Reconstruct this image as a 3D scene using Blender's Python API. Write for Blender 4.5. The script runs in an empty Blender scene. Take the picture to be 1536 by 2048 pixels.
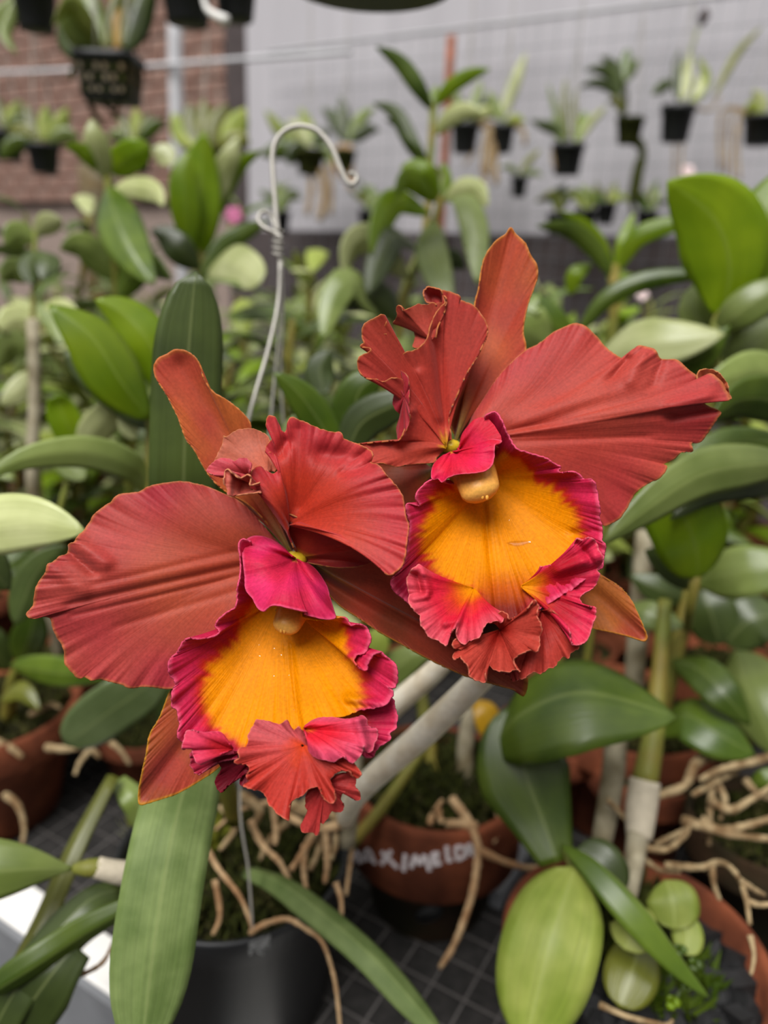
import bpy, bmesh, math, random
from mathutils import Vector, Matrix, noise

# ------------------------------------------------------------------ camera, light, exposure
sc = bpy.context.scene
COL = sc.collection
F = 1538.0                       # focal length in pixels of the 1536 x 2048 frame
CAM = Vector((0, 0, 1.30))
PITCH, ROLL = math.radians(18), math.radians(2.2)
fwd = Vector((0, math.cos(PITCH), -math.sin(PITCH)))
_r, _u = Vector((1, 0, 0)), Vector((0, math.sin(PITCH), math.cos(PITCH)))
rgt = _r * math.cos(ROLL) + _u * math.sin(ROLL)
upv = -_r * math.sin(ROLL) + _u * math.cos(ROLL)
cd = bpy.data.cameras.new('camera')
cam = bpy.data.objects.new('camera', cd); COL.objects.link(cam)
cam.matrix_world = Matrix(((rgt.x, upv.x, -fwd.x, CAM.x), (rgt.y, upv.y, -fwd.y, CAM.y), (rgt.z, upv.z, -fwd.z, CAM.z), (0, 0, 0, 1)))
cd.sensor_fit = 'HORIZONTAL'; cd.sensor_width = 36.0; cd.lens = 36.0 * F / 1536
cd.clip_start = .01; cd.clip_end = 60
cd.dof.use_dof = True; cd.dof.focus_distance = .284; cd.dof.aperture_fstop = 7.0
sc.camera = cam

world = bpy.data.worlds.new('overcast_sky'); sc.world = world; world.use_nodes = True
nt = world.node_tree; nt.nodes.clear()
_tc = nt.nodes.new('ShaderNodeTexCoord'); _sx = nt.nodes.new('ShaderNodeSeparateXYZ')
_rp = nt.nodes.new('ShaderNodeValToRGB'); _bg = nt.nodes.new('ShaderNodeBackground'); _wo = nt.nodes.new('ShaderNodeOutputWorld')
nt.links.new(_tc.outputs['Generated'], _sx.inputs[0]); nt.links.new(_sx.outputs['Z'], _rp.inputs[0])
_rp.color_ramp.elements[0].position = 0.0; _rp.color_ramp.elements[0].color = (.36, .357, .345, 1)   # overcast: horizon a third of the zenith
_rp.color_ramp.elements[1].position = 1.0; _rp.color_ramp.elements[1].color = (1.0, .985, .955, 1)
nt.links.new(_rp.outputs[0], _bg.inputs[0]); _bg.inputs[1].default_value = .82
nt.links.new(_bg.outputs[0], _wo.inputs[0])

sun = bpy.data.lights.new('sun', 'SUN'); sun.energy = 3.6; sun.angle = math.radians(34); sun.color = (1, .98, .95)
so = bpy.data.objects.new('sun', sun); COL.objects.link(so)
so.rotation_euler = (math.radians(30), math.radians(-16), 0)

cy = sc.cycles      # light paths enough for leaves and petals
cy.max_bounces = 5; cy.diffuse_bounces = 3; cy.glossy_bounces = 2; cy.transmission_bounces = 3; cy.transparent_max_bounces = 4; cy.adaptive_threshold = .04
vs = sc.view_settings
vs.view_transform = 'Standard'; vs.look = 'None'; vs.gamma = 1; vs.use_curve_mapping = False
vs.exposure = 0.24

# ------------------------------------------------------------------ helpers
def P(x, y, d):
    """the point that stands d metres away, measured along the viewing axis"""
    return CAM + rgt * ((x - 768) / F * d) + upv * (-(y - 1024) / F * d) + fwd * d
def PZ(x, y, z):
    r = rgt * ((x - 768) / F) + upv * (-(y - 1024) / F) + fwd
    return CAM + r * ((z - CAM.z) / r.z)
def dep(p): return (p - CAM).dot(fwd)
def lin(c):
    c /= 255.0
    return c / 12.92 if c <= .04045 else ((c + .055) / 1.055) ** 2.4
def C(r, g, b): return (lin(r), lin(g), lin(b))
def mix(a, b, t): return tuple(a[i] + (b[i] - a[i]) * t for i in range(3))
def sstep(a, b, x):
    t = max(0.0, min(1.0, (x - a) / (b - a))); return t * t * (3 - 2 * t)

def newmat(name, build):
    m = bpy.data.materials.new(name); m.use_nodes = True
    n = m.node_tree.nodes; l = m.node_tree.links
    n.clear(); out = n.new('ShaderNodeOutputMaterial')
    l.new(build(n, l), out.inputs['Surface'])
    return m
def N(n, typ, **kw):
    x = n.new(typ)
    for k, v in kw.items():
        if k in x.inputs.keys(): x.inputs[k].default_value = v
        else: setattr(x, k, v)
    return x
def mul(n, l, col, fac_socket, lo, hi):
    mr = N(n, 'ShaderNodeMapRange'); mr.inputs['From Min'].default_value = .25; mr.inputs['From Max'].default_value = .75
    mr.inputs['To Min'].default_value = lo; mr.inputs['To Max'].default_value = hi
    l.new(fac_socket, mr.inputs['Value'])
    vm = n.new('ShaderNodeVectorMath'); vm.operation = 'SCALE'
    l.new(col, vm.inputs[0]); l.new(mr.outputs[0], vm.inputs['Scale'])
    return vm.outputs[0]

def simple(name, rgb, rough=.6, spec=.4, nscale=30, var=.25, bump=.0, bscale=None, coat=0, metal=0, rgb2=None, thr=.5):
    def b(n, l):
        p = n.new('ShaderNodeBsdfPrincipled'); p.inputs['Roughness'].default_value = rough
        p.inputs['Specular IOR Level'].default_value = spec; p.inputs['Metallic'].default_value = metal
        tc = n.new('ShaderNodeTexCoord')
        nz = N(n, 'ShaderNodeTexNoise', Scale=nscale, Detail=5.0); l.new(tc.outputs['Object'], nz.inputs['Vector'])
        if rgb2:
            rp = n.new('ShaderNodeValToRGB'); rp.color_ramp.elements[0].color = (*rgb, 1); rp.color_ramp.elements[1].color = (*rgb2, 1)
            rp.color_ramp.elements[0].position = thr - .12; rp.color_ramp.elements[1].position = thr + .12
            l.new(nz.outputs['Fac'], rp.inputs[0]); col = rp.outputs[0]
        else:
            c = n.new('ShaderNodeRGB'); c.outputs[0].default_value = (*rgb, 1); col = c.outputs[0]
        nz2 = N(n, 'ShaderNodeTexNoise', Scale=nscale * 2.3, Detail=4.0); l.new(tc.outputs['Object'], nz2.inputs['Vector'])
        l.new(mul(n, l, col, nz2.outputs['Fac'], 1 - var, 1 + var), p.inputs['Base Color'])
        if bump:
            nb = N(n, 'ShaderNodeTexNoise', Scale=bscale or nscale * 4, Detail=4.0); l.new(tc.outputs['Object'], nb.inputs['Vector'])
            bp = N(n, 'ShaderNodeBump', Strength=bump, Distance=.002); l.new(nb.outputs['Fac'], bp.inputs['Height']); l.new(bp.outputs[0], p.inputs['Normal'])
        return p.outputs[0]
    return newmat(name, b)

def leafmat(name, rgb, rgb2, rough=.34, spec=.55, trans=.3, tcol=None, nscale=26):
    """leaf blade: two greens in soft patches, paler midrib and fine parallel veins, some light passing through"""
    def b(n, l):
        p = n.new('ShaderNodeBsdfPrincipled'); p.inputs['Roughness'].default_value = rough; p.inputs['Specular IOR Level'].default_value = spec
        tc = n.new('ShaderNodeTexCoord'); oi = n.new('ShaderNodeObjectInfo')
        nz = N(n, 'ShaderNodeTexNoise', Scale=nscale, Detail=4.0); l.new(tc.outputs['Object'], nz.inputs['Vector'])
        rp = n.new('ShaderNodeValToRGB'); rp.color_ramp.elements[0].color = (*rgb, 1); rp.color_ramp.elements[1].color = (*rgb2, 1)
        rp.color_ramp.elements[0].position = .35; rp.color_ramp.elements[1].position = .68
        l.new(nz.outputs['Fac'], rp.inputs[0])
        # parallel veins across the blade
        sx = n.new('ShaderNodeSeparateXYZ'); l.new(tc.outputs['UV'], sx.inputs[0])
        mp = n.new('ShaderNodeMapping'); mp.inputs['Scale'].default_value = (26, 1.5, 1); l.new(tc.outputs['UV'], mp.inputs['Vector'])
        nv = N(n, 'ShaderNodeTexNoise', Scale=1.0, Detail=3.0); l.new(mp.outputs[0], nv.inputs['Vector'])
        c1 = mul(n, l, rp.outputs[0], nv.outputs['Fac'], .86, 1.14)
        c2 = mul(n, l, c1, oi.outputs['Random'], .8, 1.2)
        # midrib
        ab = n.new('ShaderNodeMath'); ab.operation = 'SUBTRACT'; ab.inputs[1].default_value = .5; l.new(sx.outputs['X'], ab.inputs[0])
        aa = n.new('ShaderNodeMath'); aa.operation = 'ABSOLUTE'; l.new(ab.outputs[0], aa.inputs[0])
        mr = N(n, 'ShaderNodeMapRange'); mr.inputs['From Min'].default_value = .0; mr.inputs['From Max'].default_value = .035
        mr.inputs['To Min'].default_value = .35; mr.inputs['To Max'].default_value = 0; l.new(aa.outputs[0], mr.inputs['Value'])
        mx = n.new('ShaderNodeMix'); mx.data_type = 'RGBA'; l.new(mr.outputs[0], mx.inputs[0]); l.new(c2, mx.inputs[6])
        mx.inputs[7].default_value = (*mix(rgb2, (.45, .5, .2), .5), 1)
        l.new(mx.outputs[2], p.inputs['Base Color'])
        bp = N(n, 'ShaderNodeBump', Strength=.25, Distance=.001); l.new(nv.outputs['Fac'], bp.inputs['Height']); l.new(bp.outputs[0], p.inputs['Normal'])
        t = n.new('ShaderNodeBsdfTranslucent'); t.inputs[0].default_value = (*(tcol or (rgb2[0] * 1.6, rgb2[1] * 1.5, rgb2[2] * .5)), 1)
        ms = n.new('ShaderNodeMixShader'); ms.inputs[0].default_value = trans
        l.new(p.outputs[0], ms.inputs[1]); l.new(t.outputs[0], ms.inputs[2])
        return ms.outputs[0]
    return newmat(name, b)

def petalmat(name, gain=1.0, spec=.25, trans=.18, rough=.55, sheen=.25, vein=.2, bump=.35, su=70, sv=3.0):
    """petal: own pigment in the Col attribute, radiating veins and a fine grain on top"""
    def b(n, l):
        p = n.new('ShaderNodeBsdfPrincipled'); p.inputs['Roughness'].default_value = rough; p.inputs['Specular IOR Level'].default_value = spec
        p.inputs['Sheen Weight'].default_value = sheen; p.inputs['Sheen Roughness'].default_value = .4
        at = n.new('ShaderNodeAttribute'); at.attribute_name = 'Col'
        tc = n.new('ShaderNodeTexCoord')
        mp = n.new('ShaderNodeMapping'); mp.inputs['Scale'].default_value = (su, sv, 1); l.new(tc.outputs['UV'], mp.inputs['Vector'])
        nv = N(n, 'ShaderNodeTexNoise', Scale=1.0, Detail=4.0); l.new(mp.outputs[0], nv.inputs['Vector'])
        g = N(n, 'ShaderNodeTexNoise', Scale=900.0, Detail=2.0); l.new(tc.outputs['Object'], g.inputs['Vector'])
        big = N(n, 'ShaderNodeTexNoise', Scale=45.0, Detail=3.0); l.new(tc.outputs['Object'], big.inputs['Vector'])
        c = mul(n, l, at.outputs['Color'], nv.outputs['Fac'], 1 - vein, 1 + vein)
        c = mul(n, l, c, g.outputs['Fac'], .86, 1.14)
        c = mul(n, l, c, big.outputs['Fac'], .88 * gain, 1.12 * gain)
        l.new(c, p.inputs['Base Color'])
        ad = n.new('ShaderNodeMath'); ad.operation = 'MULTIPLY_ADD'; ad.inputs[1].default_value = .25; l.new(g.outputs['Fac'], ad.inputs[0]); l.new(nv.outputs['Fac'], ad.inputs[2])
        bp = N(n, 'ShaderNodeBump', Strength=bump, Distance=.0008); l.new(ad.outputs[0], bp.inputs['Height']); l.new(bp.outputs[0], p.inputs['Normal'])
        t = n.new('ShaderNodeBsdfTranslucent'); l.new(c, t.inputs[0])
        ms = n.new('ShaderNodeMixShader'); ms.inputs[0].default_value = trans
        l.new(p.outputs[0], ms.inputs[1]); l.new(t.outputs[0], ms.inputs[2])
        return ms.outputs[0]
    return newmat(name, b)

M = {}
M['petal'] = petalmat('petal_red', gain=.86, vein=.09, bump=.18, sheen=.12)
M['lip'] = petalmat('lip_velvet', gain=.87, spec=.12, trans=.12, rough=.5, sheen=.0, vein=.10, su=90)
M['column'] = petalmat('column_wax', trans=.1, rough=.35, sheen=0, vein=.1)
M['dk'] = leafmat('leaf_dark', C(50, 62, 26), C(70, 84, 38), trans=.15)
M['md'] = leafmat('leaf_mid', C(62, 84, 20), C(94, 114, 34), trans=.22)
M['br'] = leafmat('leaf_bright', C(108, 138, 16), C(138, 162, 24), trans=.42, tcol=C(165, 188, 14))
M['pl'] = leafmat('leaf_pale', C(160, 168, 108), C(192, 197, 144), trans=.16, rough=.34)  # greyish sky sheen is mixed into this pale colour
M['gr'] = leafmat('leaf_greygreen', C(104, 120, 56), C(132, 146, 80), trans=.2, rough=.32)
M['ol'] = leafmat('leaf_olive', C(88, 92, 28), C(116, 118, 40), trans=.2)
M['yl'] = leafmat('leaf_lime', C(120, 138, 48), C(158, 166, 82), trans=.22, tcol=C(170, 180, 40), rough=.48, spec=.4, nscale=34)
M['strap'] = leafmat('leaf_strap', C(82, 100, 50), C(108, 124, 72), trans=.1, rough=.6, spec=.3, nscale=60)
M['yellow'] = leafmat('leaf_yellowed', C(170, 130, 20), C(205, 160, 30), trans=.3, tcol=C(220, 170, 20))
M['gloss'] = leafmat('leaf_glossy', C(88, 104, 62), C(112, 128, 84), trans=.1, rough=.2, spec=.7)
M['stem'] = simple('green_cane', C(104, 110, 44), .55, .3, 20, .25, rgb2=C(120, 106, 44))
M['cane'] = simple('papery_cane', C(240, 232, 214), .7, .2, 60, .1, .3, rgb2=C(220, 206, 180))
M['canegrey'] = simple('grey_cane', C(150, 142, 120), .7, .2, 40, .2, .3, rgb2=C(104, 94, 70))
M['root'] = simple('dry_root', C(184, 154, 116), .75, .2, 70, .2, .5, rgb2=C(148, 112, 78))
M['paleroot'] = simple('pale_root', C(160, 140, 106), .8, .15, 90, .25, .5, rgb2=C(112, 88, 60))
M['clay'] = simple('terracotta', C(130, 72, 48), .9, .12, 24, .2, .4, rgb2=C(92, 50, 34))
M['claydark'] = simple('dark_terracotta', C(58, 42, 28), .9, .15, 22, .25, .5, rgb2=C(36, 34, 20))  # darker than the plain terracotta
M['blackpot'] = simple('black_plastic', C(28, 29, 31), .5, .4, 20, .12, .05)
M['moss'] = simple('moss_and_bark', C(26, 26, 14), .95, .1, 120, .5, .9, rgb2=C(60, 58, 28))
M['mossgreen'] = simple('green_moss', C(62, 66, 26), .95, .1, 120, .45, .8, rgb2=C(32, 36, 14))
M['charcoal'] = simple('charcoal', C(30, 30, 31), .7, .4, 60, .35, .6)
M['cloth'] = simple('shade_cloth', C(52, 50, 49), .9, .12, 90, .2, .3, rgb2=C(42, 41, 40))
M['wire'] = simple('galvanised_wire', C(170, 166, 158), .45, .5, 60, .12, metal=.3)
M['benchwire'] = simple('bench_wire', C(84, 80, 78), .6, .4, 60, .15)
M['whitepaint'] = simple('white_paint', C(228, 226, 222), .6, .4, 20, .05)
M['greyside'] = simple('grey_metal', C(120, 122, 126), .5, .5, 20, .1)
M['chalk'] = simple('chalk_paint', C(214, 206, 208), .9, .1, 200, .15)
M['brick'] = simple('brick_red', C(158, 132, 121), .9, .15, 9, .25, .4, rgb2=C(130, 101, 90))
M['mortar'] = simple('mortar', C(146, 130, 122), .95, .1, 20, .2, .4)
M['rust'] = simple('rusty_pole', C(156, 92, 66), .8, .25, 20, .2, .3, rgb2=C(118, 74, 54))
M['wood'] = simple('mossy_wood', C(92, 74, 44), .9, .15, 14, .3, .5, rgb2=C(110, 102, 84))
M['tarp'] = simple('dark_tarp', C(78, 70, 70), .8, .2, 6, .15)
M['ground'] = simple('dark_ground', C(70, 66, 62), .95, .1, 6, .3, .4)
M['pipe'] = simple('grey_pipe', C(196, 196, 200), .5, .4, 10, .06)
M['pinkfl'] = simple('pink_petals', C(206, 120, 160), .6, .3, 60, .15)
M['paleflower'] = simple('pale_petals', C(226, 204, 204), .6, .3, 60, .1)
M['blacktube'] = simple('black_hose', C(34, 34, 32), .5, .4, 10, .1)
M['sheath'] = simple('white_sheath', C(180, 170, 150), .7, .25, 90, .12, .3)
def wallmat(n, l):
    p = n.new('ShaderNodeBsdfPrincipled'); p.inputs['Roughness'].default_value = .85; p.inputs['Specular IOR Level'].default_value = .2
    tc = n.new('ShaderNodeTexCoord'); mp = n.new('ShaderNodeMapping'); mp.inputs['Scale'].default_value = (9, 9, .5); l.new(tc.outputs['Object'], mp.inputs[0])
    nz = N(n, 'ShaderNodeTexNoise', Scale=1.0, Detail=4.0); l.new(mp.outputs[0], nz.inputs['Vector'])
    c = n.new('ShaderNodeRGB'); c.outputs[0].default_value = (*C(182, 179, 184), 1)
    l.new(mul(n, l, c.outputs[0], nz.outputs['Fac'], .88, 1.1), p.inputs['Base Color'])
    return p.outputs[0]
M['wall'] = newmat('grey_sheeting', wallmat)

def link(name, me, mat, parent=None, smooth=True):
    if mat is not None and not me.materials: me.materials.append(mat)
    o = bpy.data.objects.new(name, me); COL.objects.link(o)
    if smooth:
        me.polygons.foreach_set('use_smooth', [True] * len(me.polygons)); me.update()
    if parent is not None:
        o.parent = parent; o.matrix_parent_inverse = parent.matrix_world.inverted()
    return o
def raw(name, verts, faces, mat, parent=None, smooth=True):
    me = bpy.data.meshes.new(name); me.from_pydata([tuple(v) for v in verts], [], faces); me.update()
    return link(name, me, mat, parent, smooth)
def tag(o, label, cat, group=None, kind=None):
    if label: o['label'] = label
    if cat: o['category'] = cat
    if group: o['group'] = group
    if kind: o['kind'] = kind
    return o
def thing(name, loc, label, cat, group=None):
    e = bpy.data.objects.new(name, None); COL.objects.link(e); e.empty_display_size = .02
    e.location = loc; e.matrix_world = Matrix.Translation(Vector(loc))
    return tag(e, label, cat, group)

def cr(pts, n):
    """points evenly spaced along a smooth curve through pts (tuples of any length)"""
    k = len(pts); dense = []
    for i in range(k - 1):
        p0 = pts[max(i - 1, 0)]; p1 = pts[i]; p2 = pts[i + 1]; p3 = pts[min(i + 2, k - 1)]
        for a in range(12):
            t = a / 12
            dense.append(tuple(.5 * (2 * b + (c - a0) * t + (2 * a0 - 5 * b + 4 * c - d) * t * t + (3 * b - a0 - 3 * c + d) * t ** 3) for a0, b, c, d in zip(p0, p1, p2, p3)))
    dense.append(tuple(pts[-1]))
    L = [0]
    for a, b in zip(dense, dense[1:]): L.append(L[-1] + math.sqrt(sum((x - y) ** 2 for x, y in zip(a, b))))
    out = []; j = 0
    for i in range(n):
        s = L[-1] * i / (n - 1)
        while j < len(L) - 2 and L[j + 1] < s: j += 1
        t = (s - L[j]) / max(L[j + 1] - L[j], 1e-12); t = max(0, min(1, t))
        out.append(tuple(a + (b - a) * t for a, b in zip(dense[j], dense[j + 1])))
    return out

def tube(name, pts, radii, mat, parent=None, seg=8, n=None, knobs=0, seed=0):
    """tapered round stem, root or wire through world points"""
    if not isinstance(radii, (list, tuple)): radii = [radii] * len(pts)
    n = n or max(6, 5 * (len(pts) - 1) + 1)
    q = cr([(*p, r) for p, r in zip(pts, radii)], n); rnd = random.Random(seed)
    vs_, fs = [], []; ref = None
    for i, a in enumerate(q):
        c = Vector(a[:3]); r = a[3] * (1 + knobs * (rnd.random() - .5))
        t = (Vector(q[min(i + 1, n - 1)][:3]) - Vector(q[max(i - 1, 0)][:3])).normalized()
        if ref is None: ref = t.orthogonal().normalized()
        ref = (ref - t * ref.dot(t)).normalized(); b = t.cross(ref)
        for k in range(seg):
            an = 2 * math.pi * k / seg; vs_.append(c + (ref * math.cos(an) + b * math.sin(an)) * r)
    for i in range(n - 1):
        for k in range(seg):
            fs.append((i * seg + k, i * seg + (k + 1) % seg, (i + 1) * seg + (k + 1) % seg, (i + 1) * seg + k))
    fs.append(tuple(range(seg))[::-1]); fs.append(tuple((n - 1) * seg + k for k in range(seg)))
    return raw(name, vs_, fs, mat, parent)
def ptube(name, pts, w, mat, parent=None, **kw):
    """tube whose course is given in the photograph's pixels with a distance for each point; w = width in pixels"""
    w = w if isinstance(w, (list, tuple)) else [w] * len(pts)
    return tube(name, [P(*p) for p in pts], [a / F * p[2] / 2 for a, p in zip(w, pts)], mat, parent, **kw)

def lathe(name, prof, mat, parent, origin, axis=Vector((0, 0, 1)), seg=40, square=0):
    axis = axis.normalized(); rot = Vector((0, 0, 1)).rotation_difference(axis).to_matrix()
    vs_, fs = [], []
    for r, z in prof:
        for k in range(seg):
            a = 2 * math.pi * k / seg; f = 1.0
            if square: f = 1 / max(abs(math.cos(a)), abs(math.sin(a))) ** square
            vs_.append(Vector(origin) + rot @ Vector((r * f * math.cos(a), r * f * math.sin(a), z)))
    for i in range(len(prof) - 1):
        for k in range(seg):
            fs.append((i * seg + k, i * seg + (k + 1) % seg, (i + 1) * seg + (k + 1) % seg, (i + 1) * seg + k))
    return raw(name, vs_, fs, mat, parent)

def box(name, c, ax, hs, mat, parent=None, bevel=0):
    """box about centre c with axes ax and half sizes hs"""
    vs_ = [Vector(c) + ax[0] * hs[0] * i + ax[1] * hs[1] * j + ax[2] * hs[2] * k for i in (-1, 1) for j in (-1, 1) for k in (-1, 1)]
    fs = [(0, 1, 3, 2), (4, 6, 7, 5), (0, 4, 5, 1), (2, 3, 7, 6), (0, 2, 6, 4), (1, 5, 7, 3)]
    o = raw(name, vs_, fs, mat, parent, smooth=False)
    if bevel:
        b = o.modifiers.new('bevel', 'BEVEL'); b.width = bevel; b.segments = 2
    return o

PROF = {
    'lance': lambda t: (max(t, 0) ** .78 * max(1 - t, 0) ** .86) / (.4756 ** .78 * .5244 ** .86),
    'oval': lambda t: max(0, 1 - abs(2 * t - 1.0) ** 2.5) ** .55,
    'strap': lambda t: min(1, .62 + 1.1 * t) * (max(0, 1 - max(0, (t - .72) / .28) ** 2.2)) ** .55,
    'paddle': lambda t: (max(t, 0) ** 1.15 * max(1 - t, 0) ** .7) / (.6216 ** 1.15 * .3784 ** .7),
    'tongue': lambda t: min(1, .35 + 1.3 * t) * (max(0, 1 - max(0, (t - .45) / .55) ** 2.4)) ** .62,
}
def blade(spine, side0, hw, prof, fold, cup, wav, n, m, seed=0, twist=0):
    """vertices / faces / uv of a leaf blade along world points"""
    q = [Vector(a) for a in cr([tuple(p) for p in spine], n)]
    vs_, fs, uv = [], [], []; ref = None; ph = seed * 1.7
    for i, c in enumerate(q):
        t = (q[min(i + 1, n - 1)] - q[max(i - 1, 0)]).normalized(); s = i / (n - 1)
        ref = side0 if ref is None else ref
        ref = (ref - t * ref.dot(t)).normalized(); nr = ref.cross(t).normalized()
        sd = ref * math.cos(twist * s) + nr * math.sin(twist * s); nn = sd.cross(t).normalized()
        w = hw * max(PROF[prof](s), .02)
        for j in range(m + 1):
            u = 2 * j / m - 1
            vs_.append(c + sd * (u * w) + nn * (w * (fold * abs(u) + cup * u * u) + wav * hw * u * u * math.sin(9 * s + ph + (2 if u > 0 else 0))))
            uv.append((j / m, s))
    for i in range(n - 1):
        for j in range(m):
            a = i * (m + 1) + j; fs.append((a, a + 1, a + m + 2, a + m + 1))
    return vs_, fs, uv
def setuv(me, uv):
    ul = me.uv_layers.new(name='UVMap')
    for lp in me.loops: ul.data[lp.index].uv = uv[lp.vertex_index]
_seed = [0]
def leaf(parent, pts, w, mat, prof='lance', roll=0, fold=.22, cup=.0, wav=.03, n=18, m=8, name='leaf', thick=.0009, twist=0, label=None):
    """a leaf given by points of its midrib (x, y, distance); w = its full width in pixels at mid-length"""
    _seed[0] += 1
    wp = [P(*p) for p in pts]; dm = sum(p[2] for p in pts) / len(pts)
    t = (wp[-1] - wp[0]).normalized(); view = (wp[len(wp) // 2] - CAM).normalized()
    side = t.cross(view).normalized()
    side = Matrix.Rotation(math.radians(roll), 3, t) @ side
    vs_, fs, uv = blade(wp, side, w / F * dm / 2, prof, fold, cup, wav, n, m, _seed[0], twist)
    me = bpy.data.meshes.new(name); me.from_pydata([tuple(v) for v in vs_], [], fs); setuv(me, uv)
    o = link(name, me, M[mat] if isinstance(mat, str) else mat, parent)
    sm = o.modifiers.new('thickness', 'SOLIDIFY'); sm.thickness = thick; sm.offset = 0
    if label: o['label'] = label
    return o

# crops of the photograph on which outlines were measured: origin and size of one step
KEY = {'A': (400, 810, 440 / 1536), 'B': (320, 1050, 500 / 1536), 'C': (320, 1360, 500 / 1536), 'D': (700, 560, 300 / 1536),
       'E': (780, 800, 460 / 1536), 'F': (780, 1080, 460 / 1536), 'G': (1140, 680, 396 / 1536), 'R1': (0, 650, 850 / 1536), 'R2': (680, 430, 820 / 1536), 'X': (0, 0, 1)}
def K(key, pts):
    ox, oy, s = KEY[key]; return [(ox + a * s, oy + b * s) for a, b in pts]

def sheet(name, parent, margin, base, mat, colf, d0, rib=None, w=.4, zb=0, zm=0, zp=1.0, bulge=0, nv=34, ruf=.35, wave=(0, 10, 3), folds=(), jag=.9, thick=.0006, seed=1, smk=.035, step=3.0, v0=.03, rpw=5.0, crk=.45, cper=16, cpw=7):
    """petal surface: veins leave the base along the midrib and fan out to a measured margin; zb, zm, bulge in millimetres of depth"""
    rnd = random.Random(seed)
    L = sum(math.dist(a, b) for a, b in zip(margin, margin[1:]))
    n = int(max(90, min(460, L / step)))
    mf = cr(margin, n)
    k = max(2, int(n * smk)); ms = list(mf)
    for _ in range(2):
        ms = [tuple(sum(ms[min(max(i + a, 0), n - 1)][c] for a in range(-k, k + 1)) / (2 * k + 1) for c in (0, 1)) for i in range(n)]
    bx, by = base; B = Vector((bx, by))
    rd = (Vector(rib) - B).normalized() if rib else None
    px = d0 / F * 1000      # millimetres per pixel
    if isinstance(zm, (int, float)): zm = [(0, zm), (1, zm)]
    def zmar(s):
        for (a, za), (b, zb_) in zip(zm, zm[1:]):
            if s <= b: 
                t = (s - a) / max(b - a, 1e-6); t = t * t * (3 - 2 * t); return za + (zb_ - za) * t
        return zm[-1][1]
    jg = [0.0] * n
    for i in range(n): jg[i] = jag * (noise.noise((i * .55, seed * 3.1, 0)) * 1.6 + noise.noise((i * .21, seed * 7.7, 4)) * 1.4)
    verts, uv, cols = [], [], []
    for i in range(n):
        s = i / (n - 1); a, b = Vector(mf[i]), Vector(ms[i])
        out = (b - B); r = out.length; out = out.normalized() if r > 1e-6 else Vector((0, 1))
        dev = (a - b).dot(out); a = a + out * jg[i]; z1 = zmar(s)
        wv = wave[0] * math.sin(2 * math.pi * wave[1] * s + 1.3 * noise.noise((s * wave[1] * .8, seed, 0)) * 3) * (.55 + .9 * abs(noise.noise((s * wave[1] * .4, seed + 9, 2))))
        cn = noise.noise((i * L / n / cper, seed * 2.3, 1)) + .5 * noise.noise((i * L / n / cper * 2.1, seed, 6)); ck = crk * (1 - 3.2 * abs(cn)) * (.5 + abs(noise.noise((i * L / n / 90, seed, 8))) * 2)
        for j in range(nv + 1):
            t = j / nv; v = v0 + (1 - v0) * (1 - (1 - t) ** 1.35)
            m_ = b.lerp(a, v ** 3.5)
            l_ = m_ - B
            if rd is not None and l_.length > 1e-6:
                ca = max(0, .5 + .5 * l_.normalized().dot(rd)); we = w * ca
                c_ = B + .5 * (l_ * (1 - we) + rd * (l_.length * we))
            else: c_ = B + .5 * l_
            q = B * ((1 - v) ** 2) + c_ * (2 * v * (1 - v)) + m_ * (v * v)
            z = zb + (z1 - zb) * v ** zp + bulge * math.sin(math.pi * min(1, v)) - ruf * dev * px * v ** rpw + wv * v ** wave[2] + ck * v ** cpw
            z -= .35 * jg[i] * px * v ** 6
            for (x1, y1, x2, y2, am, wd) in folds:
                e = Vector((x2 - x1, y2 - y1)); el = e.length; tt = max(0, min(1, (q - Vector((x1, y1))).dot(e) / (el * el)))
                di = (q - Vector((x1, y1)) - e * tt).length
                z += am * math.exp(-(di / wd) ** 2)
            verts.append(P(q.x, q.y, d0 + z / 1000)); uv.append((s * n / 200, v)); cols.append(colf(s, v, q.x, q.y))
    faces = []
    for i in range(n - 1):
        for j in range(nv):
            a = i * (nv + 1) + j; faces.append((a, a + 1, a + nv + 2, a + nv + 1))
    me = bpy.data.meshes.new(name); me.from_pydata([tuple(v) for v in verts], [], faces); setuv(me, uv)
    at = me.color_attributes.new('Col', 'FLOAT_COLOR', 'POINT')
    at.data.foreach_set('color', [c for col in cols for c in (*col, 1.0)])
    o = link(name, me, mat, parent)
    sm = o.modifiers.new('thickness', 'SOLIDIFY'); sm.thickness = thick; sm.offset = 0
    return o

# ------------------------------------------------------------------ the setting
BZ = .75                                     # height of the bench top
A30 = math.radians(-30)
ud = Vector((math.cos(A30), math.sin(A30), 0)); vd = Vector((-math.sin(A30), math.cos(A30), 0)); zd = Vector((0, 0, 1))
AX = (ud, vd, zd)
def UV(u, v, z=0): return ud * u + vd * v + zd * z
def struct(o): o['kind'] = 'structure'; return o
fl0 = struct(box('floor', UV(-2, 2, -.03), AX, (7.5, 4.6, .03), M['ground']))
wb = struct(box('wall_back', UV(.45, 2.56, 1.75), AX, (2.58, .03, 1.75), M['wall']))
struct(box('wall_back_shaded_base', UV(.45, 2.49, .70), AX, (2.58, .04, .70), M['tarp']))  # dark lower wall paints the shadow below the ledge
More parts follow.
